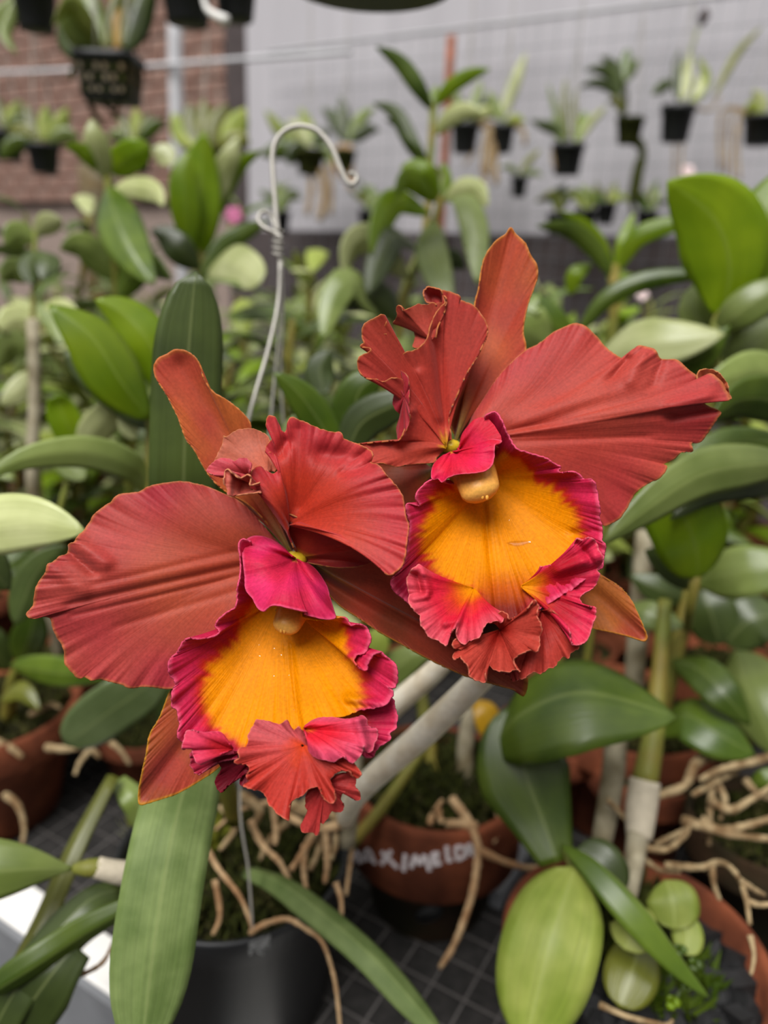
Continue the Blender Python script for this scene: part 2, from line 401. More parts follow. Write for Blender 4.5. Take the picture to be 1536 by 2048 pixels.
# brick wall behind, seen past the end of the grey wall
wk = struct(box('wall_left', UV(-5.6, 3.50, 1.75), AX, (3.4, .06, 1.75), M['mortar']))
bm_ = None
for r_ in range(22):
    for c_ in range(15):
        u_ = -5.55 + c_ * .212 + (.106 if r_ % 2 else 0); z_ = 1.62 + r_ * .074
        if bm_ is None:
            b_ = box('brick', (0, 0, 0), AX, (.1, .03, .031), M['brick']); bm_ = b_.data
        else:
            b_ = bpy.data.objects.new('brick', bm_); COL.objects.link(b_)
        rr = random.Random(r_ * 37 + c_)
        b_.location = UV(u_, 3.42 + rr.uniform(-.006, .006), z_); b_.rotation_euler = (0, rr.uniform(-.01, .01), rr.uniform(-.02, .02))
        b_.parent = wk

# bench: shade cloth on a welded mesh, white front rail
bt = thing('bench', UV(0, 1.1, 0), 'black cloth topped nursery bench with welded wire grid and white front rail', 'bench')
box('bench_top', UV(.1, 1.1, BZ - .008), AX, (1.9, .80, .006), M['cloth'], bt)
rail = box('front_rail', UV(.1, .306, BZ - .012), AX, (1.9, .0185, .02), M['whitepaint'], bt, .002)
box('rail_skirt', UV(.1, .284, BZ - .03), AX, (1.9, .003, .036), M['greyside'], bt)
box('rail_skirt', UV(.1, 1.905, BZ - .03), AX, (1.9, .003, .036), M['greyside'], bt)
for u_ in (-1.6, 1.7):
    for v_ in (.36, 1.84): box('leg', UV(u_, v_, (BZ - .016) / 2), AX, (.02, .02, (BZ - .016) / 2 - .001), M['greyside'], bt)
a0 = PZ(729, 2043, BZ); ua, vb = a0.dot(ud), PZ(805, 1936, BZ).dot(vd)
wm = None
for k in range(-45, 60):
    u_ = ua + k * .0285
    if u_ < -1.75 or u_ > 1.95: continue
    if wm is None:
        w_ = tube('wire', [vd * -.785, vd * 0, vd * .785], .0009, M['benchwire'], None, seg=6, n=3); wm = w_.data
    else: w_ = bpy.data.objects.new('wire', wm); COL.objects.link(w_)
    w_.location = UV(u_, 1.115, BZ - .0008); w_.parent = bt; w_.matrix_parent_inverse = bt.matrix_world.inverted()
wm = None
for k in range(-4, 40):
    v_ = vb + k * .0285
    if v_ < .33 or v_ > 1.9: continue
    if wm is None:
        w_ = tube('wire', [ud * -1.85, ud * 0, ud * 1.85], .0009, M['benchwire'], None, seg=6, n=3); wm = w_.data
    else: w_ = bpy.data.objects.new('wire', wm); COL.objects.link(w_)
    w_.location = UV(.1, v_, BZ + .001); w_.parent = bt; w_.matrix_parent_inverse = bt.matrix_world.inverted()

# wire mesh stretched in front of the grey wall, its top cable rising to the side
ms_ = thing('wire_mesh_screen', UV(1, 2.44, 0), 'wire grid screen with a top cable in front of the grey wall', 'screen')
V_ = 2.44
def onv(px, py, v=V_):
    r = rgt * ((px - 768) / F) + upv * (-(py - 1024) / F) + fwd
    return CAM + r * ((v - CAM.dot(vd)) / r.dot(vd))
pA, pB = onv(545, 118), onv(1440, -18)
ztop = (pA.z + pB.z) / 2
u0, u1 = pA.dot(ud), 3.0
for k in range(int((u1 - u0) / .055)):
    tube('wire', [UV(u0 + k * .055, V_, ztop), UV(u0 + k * .055, V_, 1.30), UV(u0 + k * .055, V_, .02)], .0012, M['greyside'], ms_, seg=5, n=3)
for k in range(20):
    tube('wire', [UV(u0, V_ + .003, ztop - k * .066), UV((u0 + u1) / 2, V_ + .003, ztop - k * .066), UV(u1, V_ + .003, ztop - k * .066)], .0012, M['greyside'], ms_, seg=5, n=3)
tube('cable', [UV(u0 - .02, V_ - .006, ztop + .006), UV(1, V_ - .006, ztop + .006), UV(u1, V_ - .006, ztop + .006)], .005, M['pipe'], ms_, seg=8, n=3)
po = tag(tube('pole', [onv(903, 72, 2.38), onv(893, 250, 2.38), UV(onv(893, 250, 2.38).dot(ud), 2.38, 0)], [.014] * 3, M['rust'], None, seg=12), 'rusty orange upright pole against the grey wall', 'pole')
po2 = tag(tube('pole', [onv(352, -60, 2.3), onv(354, 250, 2.3), UV(onv(354, 250, 2.3).dot(ud), 2.3, 0)], [.026] * 3, M['pipe'], None, seg=16), 'pale grey upright post in front of the brick wall', 'post')
pp = tag(tube('pipe', [onv(-260, 152, 2.26), onv(150, 140, 2.26), onv(560, 113, 2.26), onv(700, 103, 2.26)], .008, M['pipe'], None, seg=10), 'slim pale pipe running level across the grey post', 'pipe')
tp = tag(box('corner_post', onv(494, 260, 2.75) * 1.0, AX, (.09, .06, .01), M['tarp']), 'dark grey upright beam between brick wall and grey wall', 'beam')
c_ = onv(496, 200, 2.75); tp.data.clear_geometry()
_b = [c_ + ud * a * .075 + vd * b * .05 for a, b in ((-1, -1), (1, -1), (1, 1), (-1, 1))]
tp.data.from_pydata([tuple((v.x, v.y, z)) for z in (0.0, 3.2) for v in _b], [], [(3, 2, 1, 0), (4, 5, 6, 7), (0, 1, 5, 4), (1, 2, 6, 5), (2, 3, 7, 6), (3, 0, 4, 7)]); tp.data.update()
lg = tag(tube('log', [onv(195, 330, 1.98), onv(200, 420, 1.98), UV(onv(205, 480, 1.98).dot(ud), 1.98, 0)], [.062, .066, .07], M['wood'], None, seg=18, knobs=.1), 'mossy brown timber post at the far end of the bench', 'post')

# unseen walls of the same sheeting, added to block low-angle light
struct(box('blocker_wall_front', UV(-.5, -2.2, 1.3), AX, (5.2, .03, 1.3), M['wall']))
struct(box('blocker_wall_right', UV(3.06, .2, 1.75), AX, (.03, 2.4, 1.75), M['wall']))
# ------------------------------------------------------------------ the two orchid flowers
RED, PINKRED, BROWN = C(176, 60, 42), C(182, 52, 58), C(148, 72, 36)
MAG, DEEP, YEL, ORG = C(202, 38, 78), C(164, 20, 46), C(232, 140, 0), C(206, 104, 10)
SALM, GOLD, WINE = C(196, 82, 66), C(214, 150, 70), C(112, 18, 34)
def nz(x, y, f, k=0): return noise.noise((x * f, y * f, k * 5.3))

def petal_col(mid=RED, edge=PINKRED, base=C(190, 150, 30), bl=.10, rim=GOLD, rimv=.986, patch=SALM, pk=.35):
    def f(s, v, x, y):
        c = mix(mid, edge, sstep(.45, .98, v + .12 * nz(x, y, .012, 1)))
        c = mix(c, patch, max(0, min(1, pk * (.5 + 1.5 * nz(x, y, .009, 2)))))
        c = mix(base, c, sstep(0, bl, v))
        c = mix(c, rim, .42 * sstep(rimv, 1.0, v))
        return c
    return f
def sepal_col(mid=C(170, 84, 42), streak=C(150, 46, 44), rim=C(206, 140, 30), base=C(120, 100, 34), rib=None):
    def f(s, v, x, y):
        c = mix(mid, C(178, 66, 46), max(0, min(1, .5 + 1.4 * nz(x, y, .012, 3))))
        c = mix(c, streak, .7 * math.exp(-((s - .5) / .07) ** 2) * sstep(.4, .9, v))
        c = mix(base, c, sstep(.0, .3, v))
        return mix(c, rim, .8 * sstep(.982, 1.0, v))
    return f
def lip_col(cx, cy, rx, ry, top, seed=0, low=1.0):
    """yellow disc with a feathered outline inside a magenta border; the disc runs back into the throat at top"""
    def f(s, v, x, y):
        dx, dy = (x - cx) / rx, (y - cy) / (ry if y > cy else ry * 1.15)
        r = math.hypot(dx, dy); an = math.atan2(dy, dx)
        if y < cy: r = min(r, math.hypot((x - top[0]) / top[2], (y - top[1]) / top[3]))
        r += .10 * noise.noise((an * 14, seed, r * 1.2)) + .07 * noise.noise((an * 5, seed + 3, 0))
        k = sstep(.80, 1.16, r)
        c = mix(YEL, C(196, 40, 26), sstep(0, .55, k)); c = mix(c, mix(DEEP, MAG, .45), sstep(.45, 1, k))
        mid = sstep(.55, .15, abs(x - cx - 10) / rx) * sstep(cy + .4 * ry, cy + .9 * ry, y)
        c = mix(c, mix(C(190, 84, 6), C(120, 26, 16), sstep(cy + .8 * ry, cy + 1.25 * ry, y)), mid)
        k *= 1 - mid
        c = mix(c, MAG, sstep(.75, .95, v) * k)
        c = mix(c, C(232, 96, 130), .62 * sstep(.962, .995, v) * k)
        return c
    return f
def frill_col(a, b, rim=C(226, 130, 104), y0=None):
    def f(s, v, x, y):
        c = mix(a, b, sstep(.25, .95, v + .15 * nz(x, y, .03, 5)))
        return mix(c, rim, .6 * sstep(.975, 1.0, v))
    return f

# ---- the lower flower
DL = .296
fl = thing('orchid_flower', P(590, 1150, DL + .01), 'red orchid flower with yellow throat, lower and nearer the frame edge of the two', 'flower', 'pair of red orchid flowers')
sheet('dorsal_sepal', fl, K('R1', [(1045, 820), (985, 740), (900, 650), (800, 590), (745, 530), (700, 450), (670, 410), (640, 330), (600, 250), (562, 190), (555, 150), (570, 120), (600, 105), (630, 88), (670, 92), (705, 115), (725, 150), (735, 190), (770, 240), (820, 270), (870, 310), (900, 345), (910, 380), (940, 480), (980, 600), (1030, 720), (1068, 815)]),
      K('R1', [(1060, 838)])[0], M['petal'], sepal_col(C(200, 104, 50), C(190, 66, 60), C(200, 120, 50)), DL, rib=K('R1', [(640, 100)])[0], w=.5, zb=6, zm=[(0, 10), (.5, 4), (1, 10)], bulge=6, ruf=.1, jag=.3, folds=[(*K('R1', [(1000, 700)])[0], *K('R1', [(660, 150)])[0], 2.5, 24)], rpw=9, cpw=13, crk=.5, seed=2)
sheet('petal', fl, K('R1', [(1010, 790), (985, 765), (930, 700), (870, 640), (800, 605), (735, 580), (660, 565), (600, 570), (540, 582), (500, 603), (430, 612), (400, 638), (345, 680), (322, 715), (300, 745), (275, 768), (268, 785), (250, 790), (246, 812), (240, 828), (215, 835), (190, 858), (172, 865), (165, 890), (145, 920), (125, 960), (118, 1015), (95, 1040), (100, 1055), (125, 1062), (140, 1050), (180, 1062), (195, 1110), (225, 1160), (232, 1190), (235, 1225), (255, 1250), (285, 1278), (305, 1272), (330, 1285), (360, 1280), (400, 1290), (440, 1300), (470, 1312), (530, 1308), (600, 1315), (640, 1312), (720, 1290), (820, 1220), (900, 1110), (980, 970), (1030, 870)]),
      K('R1', [(1035, 832)])[0], M['petal'], petal_col(C(178, 70, 46), C(178, 52, 62), base=C(150, 90, 40), patch=C(188, 90, 62)), DL, rib=K('R1', [(130, 1040)])[0], w=.62, zb=14, zm=[(0, 10), (.25, 5), (.45, -5), (.62, 2), (.8, 5), (1, 16)], bulge=-3, wave=(.9, 26, 12), ruf=.3,
      folds=[(*K('R1', [(225, 800)])[0], *K('R1', [(335, 895)])[0], 3.2, 9), (*K('R1', [(250, 760)])[0], *K('R1', [(380, 860)])[0], -2.6, 14), (*K('R1', [(180, 870)])[0], *K('R1', [(300, 960)])[0], -1.6, 14),
             (*K('R1', [(950, 850)])[0], *K('R1', [(250, 1010)])[0], 1.3, 9), (*K('R1', [(900, 900)])[0], *K('R1', [(260, 1050)])[0], .7, 6), (*K('R1', [(850, 820)])[0], *K('R1', [(330, 940)])[0], .6, 7), (*K('R1', [(860, 960)])[0], *K('R1', [(420, 1090)])[0], .5, 7)], rpw=9, cpw=13, crk=.5, seed=3, nv=44)
# twisted petal: lower side, main blade and the curled lobes at its end
pt = sheet('petal', fl, K('A', [(655, 1000), (600, 870), (540, 790), (560, 740), (700, 790), (850, 860), (1000, 905), (1130, 945), (1205, 1000), (1230, 1070), (1190, 1100), (1100, 1130), (960, 1137), (830, 1117), (745, 1100)]),
      K('A', [(690, 1060)])[0], M['petal'], petal_col(C(176, 44, 34), C(140, 32, 38), base=C(206, 160, 20), bl=.3, pk=.1), DL, rib=K('A', [(1150, 1030)])[0], w=.4, zb=4, zm=[(0, -4), (.3, -9), (.6, -9), (.75, 2), (1, 3)], bulge=2, ruf=.1, jag=.4, rpw=9, cpw=13, crk=.5, seed=4)  # darker edge colour paints the shadow under the fold
sheet('petal_blade', pt, K('A', [(640, 960), (600, 880), (540, 790), (480, 705), (405, 612), (350, 570), (352, 500), (365, 455), (410, 425), (460, 458), (510, 482), (545, 455), (547, 400), (520, 345), (490, 325), (460, 330), (455, 300), (480, 260), (510, 225), (500, 190), (465, 150), (465, 95), (490, 70), (520, 82), (545, 130), (578, 185), (605, 170), (615, 105), (640, 85), (690, 102), (740, 120), (840, 165), (900, 182), (985, 195), (1005, 238), (1050, 252), (1100, 272), (1190, 312), (1212, 355), (1195, 402), (1250, 422), (1320, 502), (1370, 562), (1425, 655), (1435, 755), (1460, 850), (1445, 960), (1432, 1080), (1390, 1150), (1310, 1187), (1255, 1095), (1205, 1010), (1130, 962), (1000, 925), (840, 872), (720, 815), (660, 830)]),
      K('A', [(620, 840)])[0], M['petal'], petal_col(C(188, 50, 28), C(186, 46, 54), base=C(186, 64, 36), bl=.05, pk=.22), DL, rib=K('A', [(900, 300)])[0], w=.35, zb=-6, zm=[(0, -4), (.12, -16), (.3, -12), (.5, -12), (.62, -20), (.8, -26), (.9, -20), (1, -8)], bulge=-4, wave=(.7, 30, 5), ruf=.3,
      folds=[(*K('A', [(690, 700)])[0], *K('A', [(690, 180)])[0], 2.0, 16), (*K('A', [(850, 340)])[0], *K('A', [(1120, 380)])[0], 3.2, 20), (*K('A', [(1000, 470)])[0], *K('A', [(1190, 440)])[0], 1.6, 10), (*K('A', [(560, 330)])[0], *K('A', [(600, 260)])[0], 3, 14)], rpw=9, cpw=13, crk=.5, seed=5, nv=44)
sheet('petal_curl', pt, K('A', [(350, 470), (250, 440), (130, 420), (60, 460), (95, 395), (150, 285), (165, 215), (180, 225), (240, 182), (300, 166), (370, 165), (440, 190), (480, 230), (500, 300), (545, 400), (520, 470)]), K('A', [(470, 470)])[0], M['petal'], petal_col(C(190, 96, 72), C(200, 108, 84), base=C(176, 80, 60), bl=.05, pk=.2), DL, zb=-12, zm=[(0, -14), (.4, -6), (.7, -4), (1, -10)], bulge=3, wave=(.5, 9, 4), rpw=9, cpw=13, crk=.5, seed=6)
sheet('petal_curl', pt, K('A', [(300, 510), (250, 485), (200, 457), (165, 502), (100, 490), (45, 462), (92, 400), (140, 375), (200, 375), (240, 392), (290, 366), (340, 386), (360, 415), (345, 460)]), K('A', [(345, 495)])[0], M['petal'], petal_col(C(194, 66, 72), C(198, 68, 82), base=C(170, 64, 50), bl=.05, pk=.2, rim=C(224, 150, 120)), DL, zb=-15, zm=-19, bulge=-2, wave=(.8, 5, 2), rpw=9, cpw=13, crk=.5, seed=7)
sheet('petal_curl', pt, K('A', [(430, 610), (320, 622), (205, 636), (190, 590), (165, 540), (168, 500), (172, 460), (195, 447), (215, 470), (240, 488), (282, 512), (330, 485), (357, 506), (348, 560), (420, 540)]), K('A', [(430, 578)])[0], M['petal'], petal_col(C(194, 82, 66), C(200, 94, 80), base=C(184, 62, 42), bl=.05, pk=.2, rim=C(230, 170, 110)), DL, zb=-14, zm=-22, bulge=2, wave=(1.0, 6, 2), folds=[(*K('A', [(205, 620)])[0], *K('A', [(215, 480)])[0], -2, 6), (*K('A', [(280, 610)])[0], *K('A', [(300, 520)])[0], 2, 6)], rpw=9, cpw=13, crk=.5, seed=8)
sheet('lateral_sepal', fl, K('R1', [(960, 1010), (800, 1150), (680, 1230), (615, 1320), (575, 1420), (540, 1480), (525, 1560), (505, 1650), (498, 1715), (510, 1735), (560, 1722), (640, 1695), (720, 1650), (790, 1600), (880, 1500), (960, 1350), (1010, 1180)]), K('R1', [(1010, 1020)])[0], M['petal'], sepal_col(C(164, 82, 34), C(136, 44, 44), C(206, 150, 20)), DL, rib=K('R1', [(505, 1725)])[0], w=.5, zb=8, zm=[(0, 14), (.5, 6), (1, 14)], bulge=3, ruf=.1, jag=.3, folds=[(*K('R1', [(800, 1350)])[0], *K('R1', [(520, 1700)])[0], 2.0, 18)], rpw=9, cpw=13, crk=.5, seed=9)
sheet('lateral_sepal', fl, [(625, 1105), (720, 1085), (800, 1075), (860, 1130), (910, 1200), (960, 1280), (1020, 1335), (1052, 1350), (1056, 1365), (1054, 1380), (1047, 1393), (1035, 1383), (1005, 1374), (980, 1367), (930, 1352), (870, 1325), (810, 1293), (755, 1262), (715, 1235), (680, 1212), (650, 1180), (622, 1140)], (612, 1120), M['petal'], sepal_col(C(140, 62, 38), C(130, 52, 36), C(180, 120, 30), base=C(110, 84, 30)), DL, rib=(1050, 1385), w=.5, zb=5, zm=[(0, 12), (.45, 16), (.5, 10), (.55, 12), (1, 8)], bulge=8, ruf=.1, jag=.3, rpw=9, cpw=13, crk=.5, seed=10)
# lip
LC = lip_col(566, 1392, 172, 128, (585, 1300, 120, 150), 1)
lip = sheet('lip', fl, K('B', [(560, 100), (500, 85), (483, 130), (490, 200), (495, 260), (485, 340), (475, 420), (465, 500), (430, 525), (380, 560), (345, 595), (340, 630), (365, 655), (340, 680), (290, 695), (230, 705), (180, 695), (140, 715), (110, 770), (85, 800), (55, 830), (50, 870), (60, 920), (80, 950), (95, 985), (75, 1010), (70, 1050), (75, 1085)]) +
      K('C', [(68, 170), (100, 185), (110, 230), (115, 290), (103, 330), (112, 365), (145, 385), (190, 400), (230, 440), (300, 470), (420, 460), (520, 440), (640, 420), (760, 390), (860, 330), (960, 270), (1060, 240), (1160, 215), (1230, 190), (1310, 175), (1390, 152), (1425, 110), (1430, 70)]) +
      K('B', [(1395, 990), (1410, 1002), (1450, 990), (1462, 900), (1445, 850), (1390, 810), (1360, 780), (1310, 800), (1282, 850), (1272, 885), (1255, 895), (1215, 872), (1195, 835), (1215, 802), (1260, 790), (1290, 740), (1295, 690), (1280, 640), (1230, 610), (1180, 620), (1165, 600), (1140, 570), (1080, 572), (1000, 585), (905, 575), (870, 553), (880, 500), (840, 380), (800, 260)]),
      K('B', [(740, 440)])[0], M['lip'], LC, DL, rib=(580, 1500), w=.15, zb=13, zm=[(0, -10), (.1, -14), (.25, -22), (.38, -26), (.5, -26), (.62, -24), (.75, -24), (.9, -20), (1, -8)], zp=.8, bulge=4, wave=(1.5, 24, 6), ruf=.4,
      folds=[(582, 1290, 598, 1470, 1.6, 7), (570, 1290, 580, 1460, .6, 5), (*K('C', [(1160, 115)])[0], *K('C', [(1400, 150)])[0], -3, 9)], jag=1.6, crk=.8, cper=12, seed=11, nv=54, smk=.02, step=2.4)
sheet('lip_lobe', lip, K('C', [(900, 130), (1150, 85), (1300, 100), (1400, 105), (1438, 120), (1452, 180), (1462, 240), (1450, 298), (1420, 325), (1412, 368), (1340, 420), (1312, 472), (1265, 475), (1245, 430), (1100, 400), (950, 330)]), K('C', [(860, 270)])[0], M['lip'], LC, DL, rib=K('C', [(1440, 250)])[0], w=.2, zb=-19, zm=[(0, -14), (.3, -16), (.6, -22), (1, -24)], bulge=3, wave=(.8, 12, 4), jag=1.6, crk=.8, cper=12, seed=12)
sheet('lip_hood', lip, K('B', [(800, 186), (760, 140), (700, 100), (630, 72), (575, 70), (535, 88), (508, 115), (505, 150), (507, 200), (520, 300), (525, 390), (545, 425), (570, 455), (600, 510), (635, 533), (660, 515), (690, 497), (740, 500), (820, 520), (905, 540), (890, 552), (920, 560), (1000, 578), (1075, 575), (1065, 520), (1045, 450), (1020, 370), (960, 280), (900, 232)]),
      K('B', [(835, 205)])[0], M['lip'], lambda s, v, x, y: mix(C(214, 180, 50), mix(mix(C(196, 34, 68), C(210, 40, 94), sstep(-.3, .5, nz(x, y, .02, 6))), C(234, 100, 140), .5 * sstep(.95, 1, v)), sstep(0, .1, v)),
      DL, rib=K('B', [(600, 500)])[0], w=.3, zb=0, zm=[(0, 0), (.15, -4), (.3, -14), (.55, -27), (.75, -22), (.85, -10), (1, 0)], bulge=-7, ruf=.15, wave=(.5, 8, 4), folds=[(*K('B', [(520, 150)])[0], *K('B', [(790, 190)])[0], 2.0, 10), (*K('B', [(700, 500)])[0], *K('B', [(880, 535)])[0], -1.5, 8)], jag=.4, seed=13)
sheet('lip_frill', lip, K('C', [(420, 380), (380, 330), (330, 318), (250, 322), (185, 305), (158, 325), (135, 405), (150, 425), (195, 388), (240, 350), (265, 365), (228, 405), (195, 428), (208, 480), (240, 517), (268, 510), (320, 470), (400, 452)]), K('C', [(450, 425)])[0], M['lip'], frill_col(C(190, 30, 40), C(216, 60, 92), C(236, 130, 150)), DL, zb=-27, zm=[(0, -29), (.4, -36), (.6, -31), (.8, -36), (1, -30)], bulge=-2, wave=(1.2, 4, 2), jag=1.6, crk=.8, cper=12, seed=14)
sheet('lip_frill', lip, K('C', [(240, 400), (190, 440), (183, 510), (225, 582), (270, 560), (350, 508), (480, 480)]), K('C', [(480, 440)])[0], M['lip'], frill_col(C(140, 24, 40), C(176, 40, 66), C(200, 90, 110)), DL, zb=-25, zm=-26, bulge=2, wave=(.6, 5, 3), jag=1.6, crk=.8, cper=12, seed=15)
sheet('lip_frill', lip, K('C', [(420, 470), (365, 502), (370, 560), (340, 610), (345, 660), (375, 693), (420, 650), (505, 592), (550, 570), (580, 640), (505, 650), (500, 610), (620, 560)]), K('C', [(560, 480)])[0], M['lip'], frill_col(C(100, 14, 28), C(118, 18, 36), C(140, 30, 46)), DL, zb=-26, zm=-24, bulge=2, wave=(.6, 5, 3), jag=1.6, crk=.8, cper=12, seed=16)
sheet('lip_front_lobe', lip, K('C', [(925, 440), (905, 370), (885, 330), (855, 288), (822, 308), (797, 287), (777, 243), (735, 272), (690, 264), (650, 250), (590, 243), (575, 280), (548, 320), (538, 370), (528, 420), (500, 418), (478, 440), (482, 478), (455, 502), (480, 516), (530, 520), (548, 552), (528, 592), (545, 622), (513, 652), (560, 670), (620, 682), (650, 715), (670, 762), (700, 800), (740, 836), (765, 850), (787, 868), (792, 820), (800, 762), (830, 732), (880, 712), (905, 682), (940, 658), (985, 668), (992, 702), (1020, 746), (1060, 757), (1080, 732), (1070, 680), (1045, 620), (1062, 583), (1120, 560), (1170, 563), (1185, 590), (1220, 605), (1238, 580), (1190, 510), (1130, 480), (1060, 470), (980, 460)]),
      K('C', [(880, 400)])[0], M['lip'], lambda s, v, x, y: mix(mix(C(206, 62, 20), mix(C(182, 54, 44), C(196, 84, 90), sstep(1540, 1440, y)), sstep(.02, .45, v + .1 * nz(x, y, .04, 7))), C(226, 128, 100), .55 * sstep(.975, 1, v)), DL, zb=-31, zm=[(0, -30), (.1, -29), (.2, -28), (.32, -34), (.55, -38), (.75, -40), (.9, -36), (1, -30)], zp=1, bulge=0, wave=(2.0, 13, 3), ruf=.5, jag=1.6, crk=.8, cper=12, seed=17, nv=44)  # upper part tinted lighter pink for the light it catches
sheet('lip_front_lobe', lip, K('C', [(940, 640), (900, 700), (893, 770), (905, 812), (880, 870), (862, 907), (882, 937), (930, 930), (965, 956), (977, 930), (975, 872), (1000, 880), (1030, 850), (1060, 806), (1110, 812), (1132, 772), (1110, 740), (1120, 690), (1150, 690), (1190, 730), (1227, 737), (1228, 690), (1195, 652), (1212, 622), (1190, 590), (1150, 568), (1080, 585)]), K('C', [(1010, 640)])[0], M['lip'], frill_col(C(150, 36, 36), C(176, 56, 54), C(206, 110, 86)), DL, zb=-32, zm=-33, bulge=-1, wave=(1.3, 7, 2), jag=1.6, crk=.8, cper=12, seed=18)
sheet('lip_frill', lip, K('C', [(890, 282), (960, 240), (1050, 232), (1140, 242), (1205, 232), (1240, 220), (1268, 240), (1282, 285), (1335, 305), (1335, 350), (1315, 400), (1300, 440), (1268, 442), (1250, 400), (1245, 450), (1210, 490), (1185, 512), (1150, 490), (1130, 470), (1060, 502), (1000, 490), (940, 462), (915, 430), (912, 380), (890, 320)]), K('C', [(880, 298)])[0], M['lip'], lambda s, v, x, y: mix(mix(C(230, 120, 20), mix(C(216, 34, 52), C(220, 76, 106), sstep(.35, .9, v)), sstep(.02, .22, v)), C(238, 140, 150), .5 * sstep(.975, 1, v)), DL, rib=K('C', [(1200, 380)])[0], w=.2, zb=-28, zm=[(0, -27), (.25, -29), (.4, -28), (.55, -38), (.8, -40), (1, -32)], bulge=-4, wave=(1.2, 8, 4), folds=[(*K('C', [(1215, 250)])[0], *K('C', [(1255, 400)])[0], -4, 9)], jag=1.6, crk=.8, cper=12, seed=19)
def receptacle(parent, x, y, d, rp, z):
    n, seg = 8, 14; vs_, fs = [], []; c = P(x, y, d + z / 1000); r = rp * d / F
    for i in range(n + 1):
        th = math.pi * i / n
        for k in range(seg):
            a = 2 * math.pi * k / seg; vs_.append(c + (rgt * math.cos(a) * math.sin(th) + upv * math.sin(a) * math.sin(th) * .7 + fwd * math.cos(th) * .8) * r)
    for i in range(n):
        for k in range(seg): fs.append((i * seg + k, i * seg + (k + 1) % seg, (i + 1) * seg + (k + 1) % seg, (i + 1) * seg + k))
    me = bpy.data.meshes.new('receptacle'); me.from_pydata([tuple(v) for v in vs_], [], fs)
    at = me.color_attributes.new('Col', 'FLOAT_COLOR', 'POINT'); at.data.foreach_set('color', [q for v in vs_ for q in (*C(206, 172, 40), 1.0)]); setuv(me, [(0, 0)] * len(vs_))
    return link('receptacle', me, M['column'], parent)
def column(parent, top, tip, r0, r1, col, d0, z0, z1, nubs):
    """the waxy column in the throat: a blunt rounded finger with a notched cap at its end"""
    n, seg = 14, 16; vs_, fs, cs = [], [], []
    a, b = P(*top, d0 + z0 / 1000), P(*tip, d0 + z1 / 1000); ax = (b - a).normalized(); s1 = ax.cross(fwd).normalized(); s2 = s1.cross(ax)
    for i in range(n + 1):
        t = i / n; c = a.lerp(b, t); r = (r0 + (r1 - r0) * t) * d0 / F * (1 if t < .7 else math.sqrt(max(.02, 1 - ((t - .7) / .3) ** 2.6)))
        for k in range(seg):
            an = 2 * math.pi * k / seg; vs_.append(c + (s1 * math.cos(an) * (1 + .06 * math.sin(3 * an + 4 * t)) + s2 * math.sin(an) * .7) * r); cs.append(mix(col, C(230, 172, 84), sstep(.5, 1, t)))
    for i in range(n):
        for k in range(seg): fs.append((i * seg + k, i * seg + (k + 1) % seg, (i + 1) * seg + (k + 1) % seg, (i + 1) * seg + k))
    fs.append(tuple(n * seg + k for k in range(seg)))
    me = bpy.data.meshes.new('column'); me.from_pydata([tuple(v) for v in vs_], [], fs)
    at = me.color_attributes.new('Col', 'FLOAT_COLOR', 'POINT'); at.data.foreach_set('color', [c for q in cs for c in (*q, 1.0)])
    setuv(me, [(0, 0)] * len(vs_))
    o = link('column', me, M['column'], parent)
    for i, (x, y, r) in enumerate(nubs):   # the two lobes and the beak of the anther cap
        c = P(x, y, d0 + (z1 - 1.2) / 1000); rr = r * d0 / F; v2, f2 = [], []
        for p in range(7):
            th = math.pi * p / 6
            for k in range(10):
                an = 2 * math.pi * k / 10; v2.append(c + (rgt * math.cos(an) * math.sin(th) * .8 + upv * math.cos(th) * 1.2 + fwd * math.sin(an) * math.sin(th) * .8) * rr)
        for p in range(6):
            for k in range(10): f2.append((p * 10 + k, p * 10 + (k + 1) % 10, (p + 1) * 10 + (k + 1) % 10, (p + 1) * 10 + k))
        m2 = bpy.data.meshes.new('anther_cap'); m2.from_pydata([tuple(v) for v in v2], [], f2)
        at = m2.color_attributes.new('Col', 'FLOAT_COLOR', 'POINT'); at.data.foreach_set('color', [c2 for q in v2 for c2 in (*C(228, 164, 70), 1.0)]); setuv(m2, [(0, 0)] * len(v2))
        link('anther_cap', m2, M['column'], o)
    return o
column(fl, (590, 1205), (566, 1268), 34, 24, C(216, 140, 50), DL, -8, -14, [(562, 1262, 3.4), (569, 1263, 3.4)])
tube('flower_stalk', [P(596, 1118, DL + .008), P(600, 1150, DL + .035), P(560, 1260, DL + .075), P(470, 1480, .44)], [.0032, .003, .003, .0035], M['stem'], fl)

receptacle(fl, 588, 1120, DL, 26, 3)
# ---- the upper flower
DR = .306
fr = thing('orchid_flower', P(890, 920, DR + .01), 'higher of the two red orchid flowers, with one petal spread towards the arching leaves', 'flower', 'pair of red orchid flowers')
sheet('dorsal_sepal', fr, K('R2', [(428, 820), (415, 790), (415, 750), (440, 670), (480, 580), (505, 480), (503, 400), (505, 330), (520, 270), (530, 200), (545, 150), (580, 100), (620, 70), (640, 46), (660, 70), (695, 105), (715, 150), (738, 185), (741, 230), (725, 280), (710, 320), (695, 380), (688, 440), (698, 490), (690, 540), (640, 600), (580, 670), (520, 745), (470, 810), (448, 845)]), K('R2', [(432, 850)])[0], M['petal'], sepal_col(C(190, 90, 46), C(182, 66, 44), C(210, 134, 46)), DR, rib=K('R2', [(640, 60)])[0], w=.5, zb=6, zm=[(0, 10), (.5, 12), (1, 10)], bulge=7, ruf=.1, jag=.3, folds=[(*K('R2', [(480, 700)])[0], *K('R2', [(640, 80)])[0], 2.0, 24)], rpw=9, cpw=13, crk=.5, seed=22)
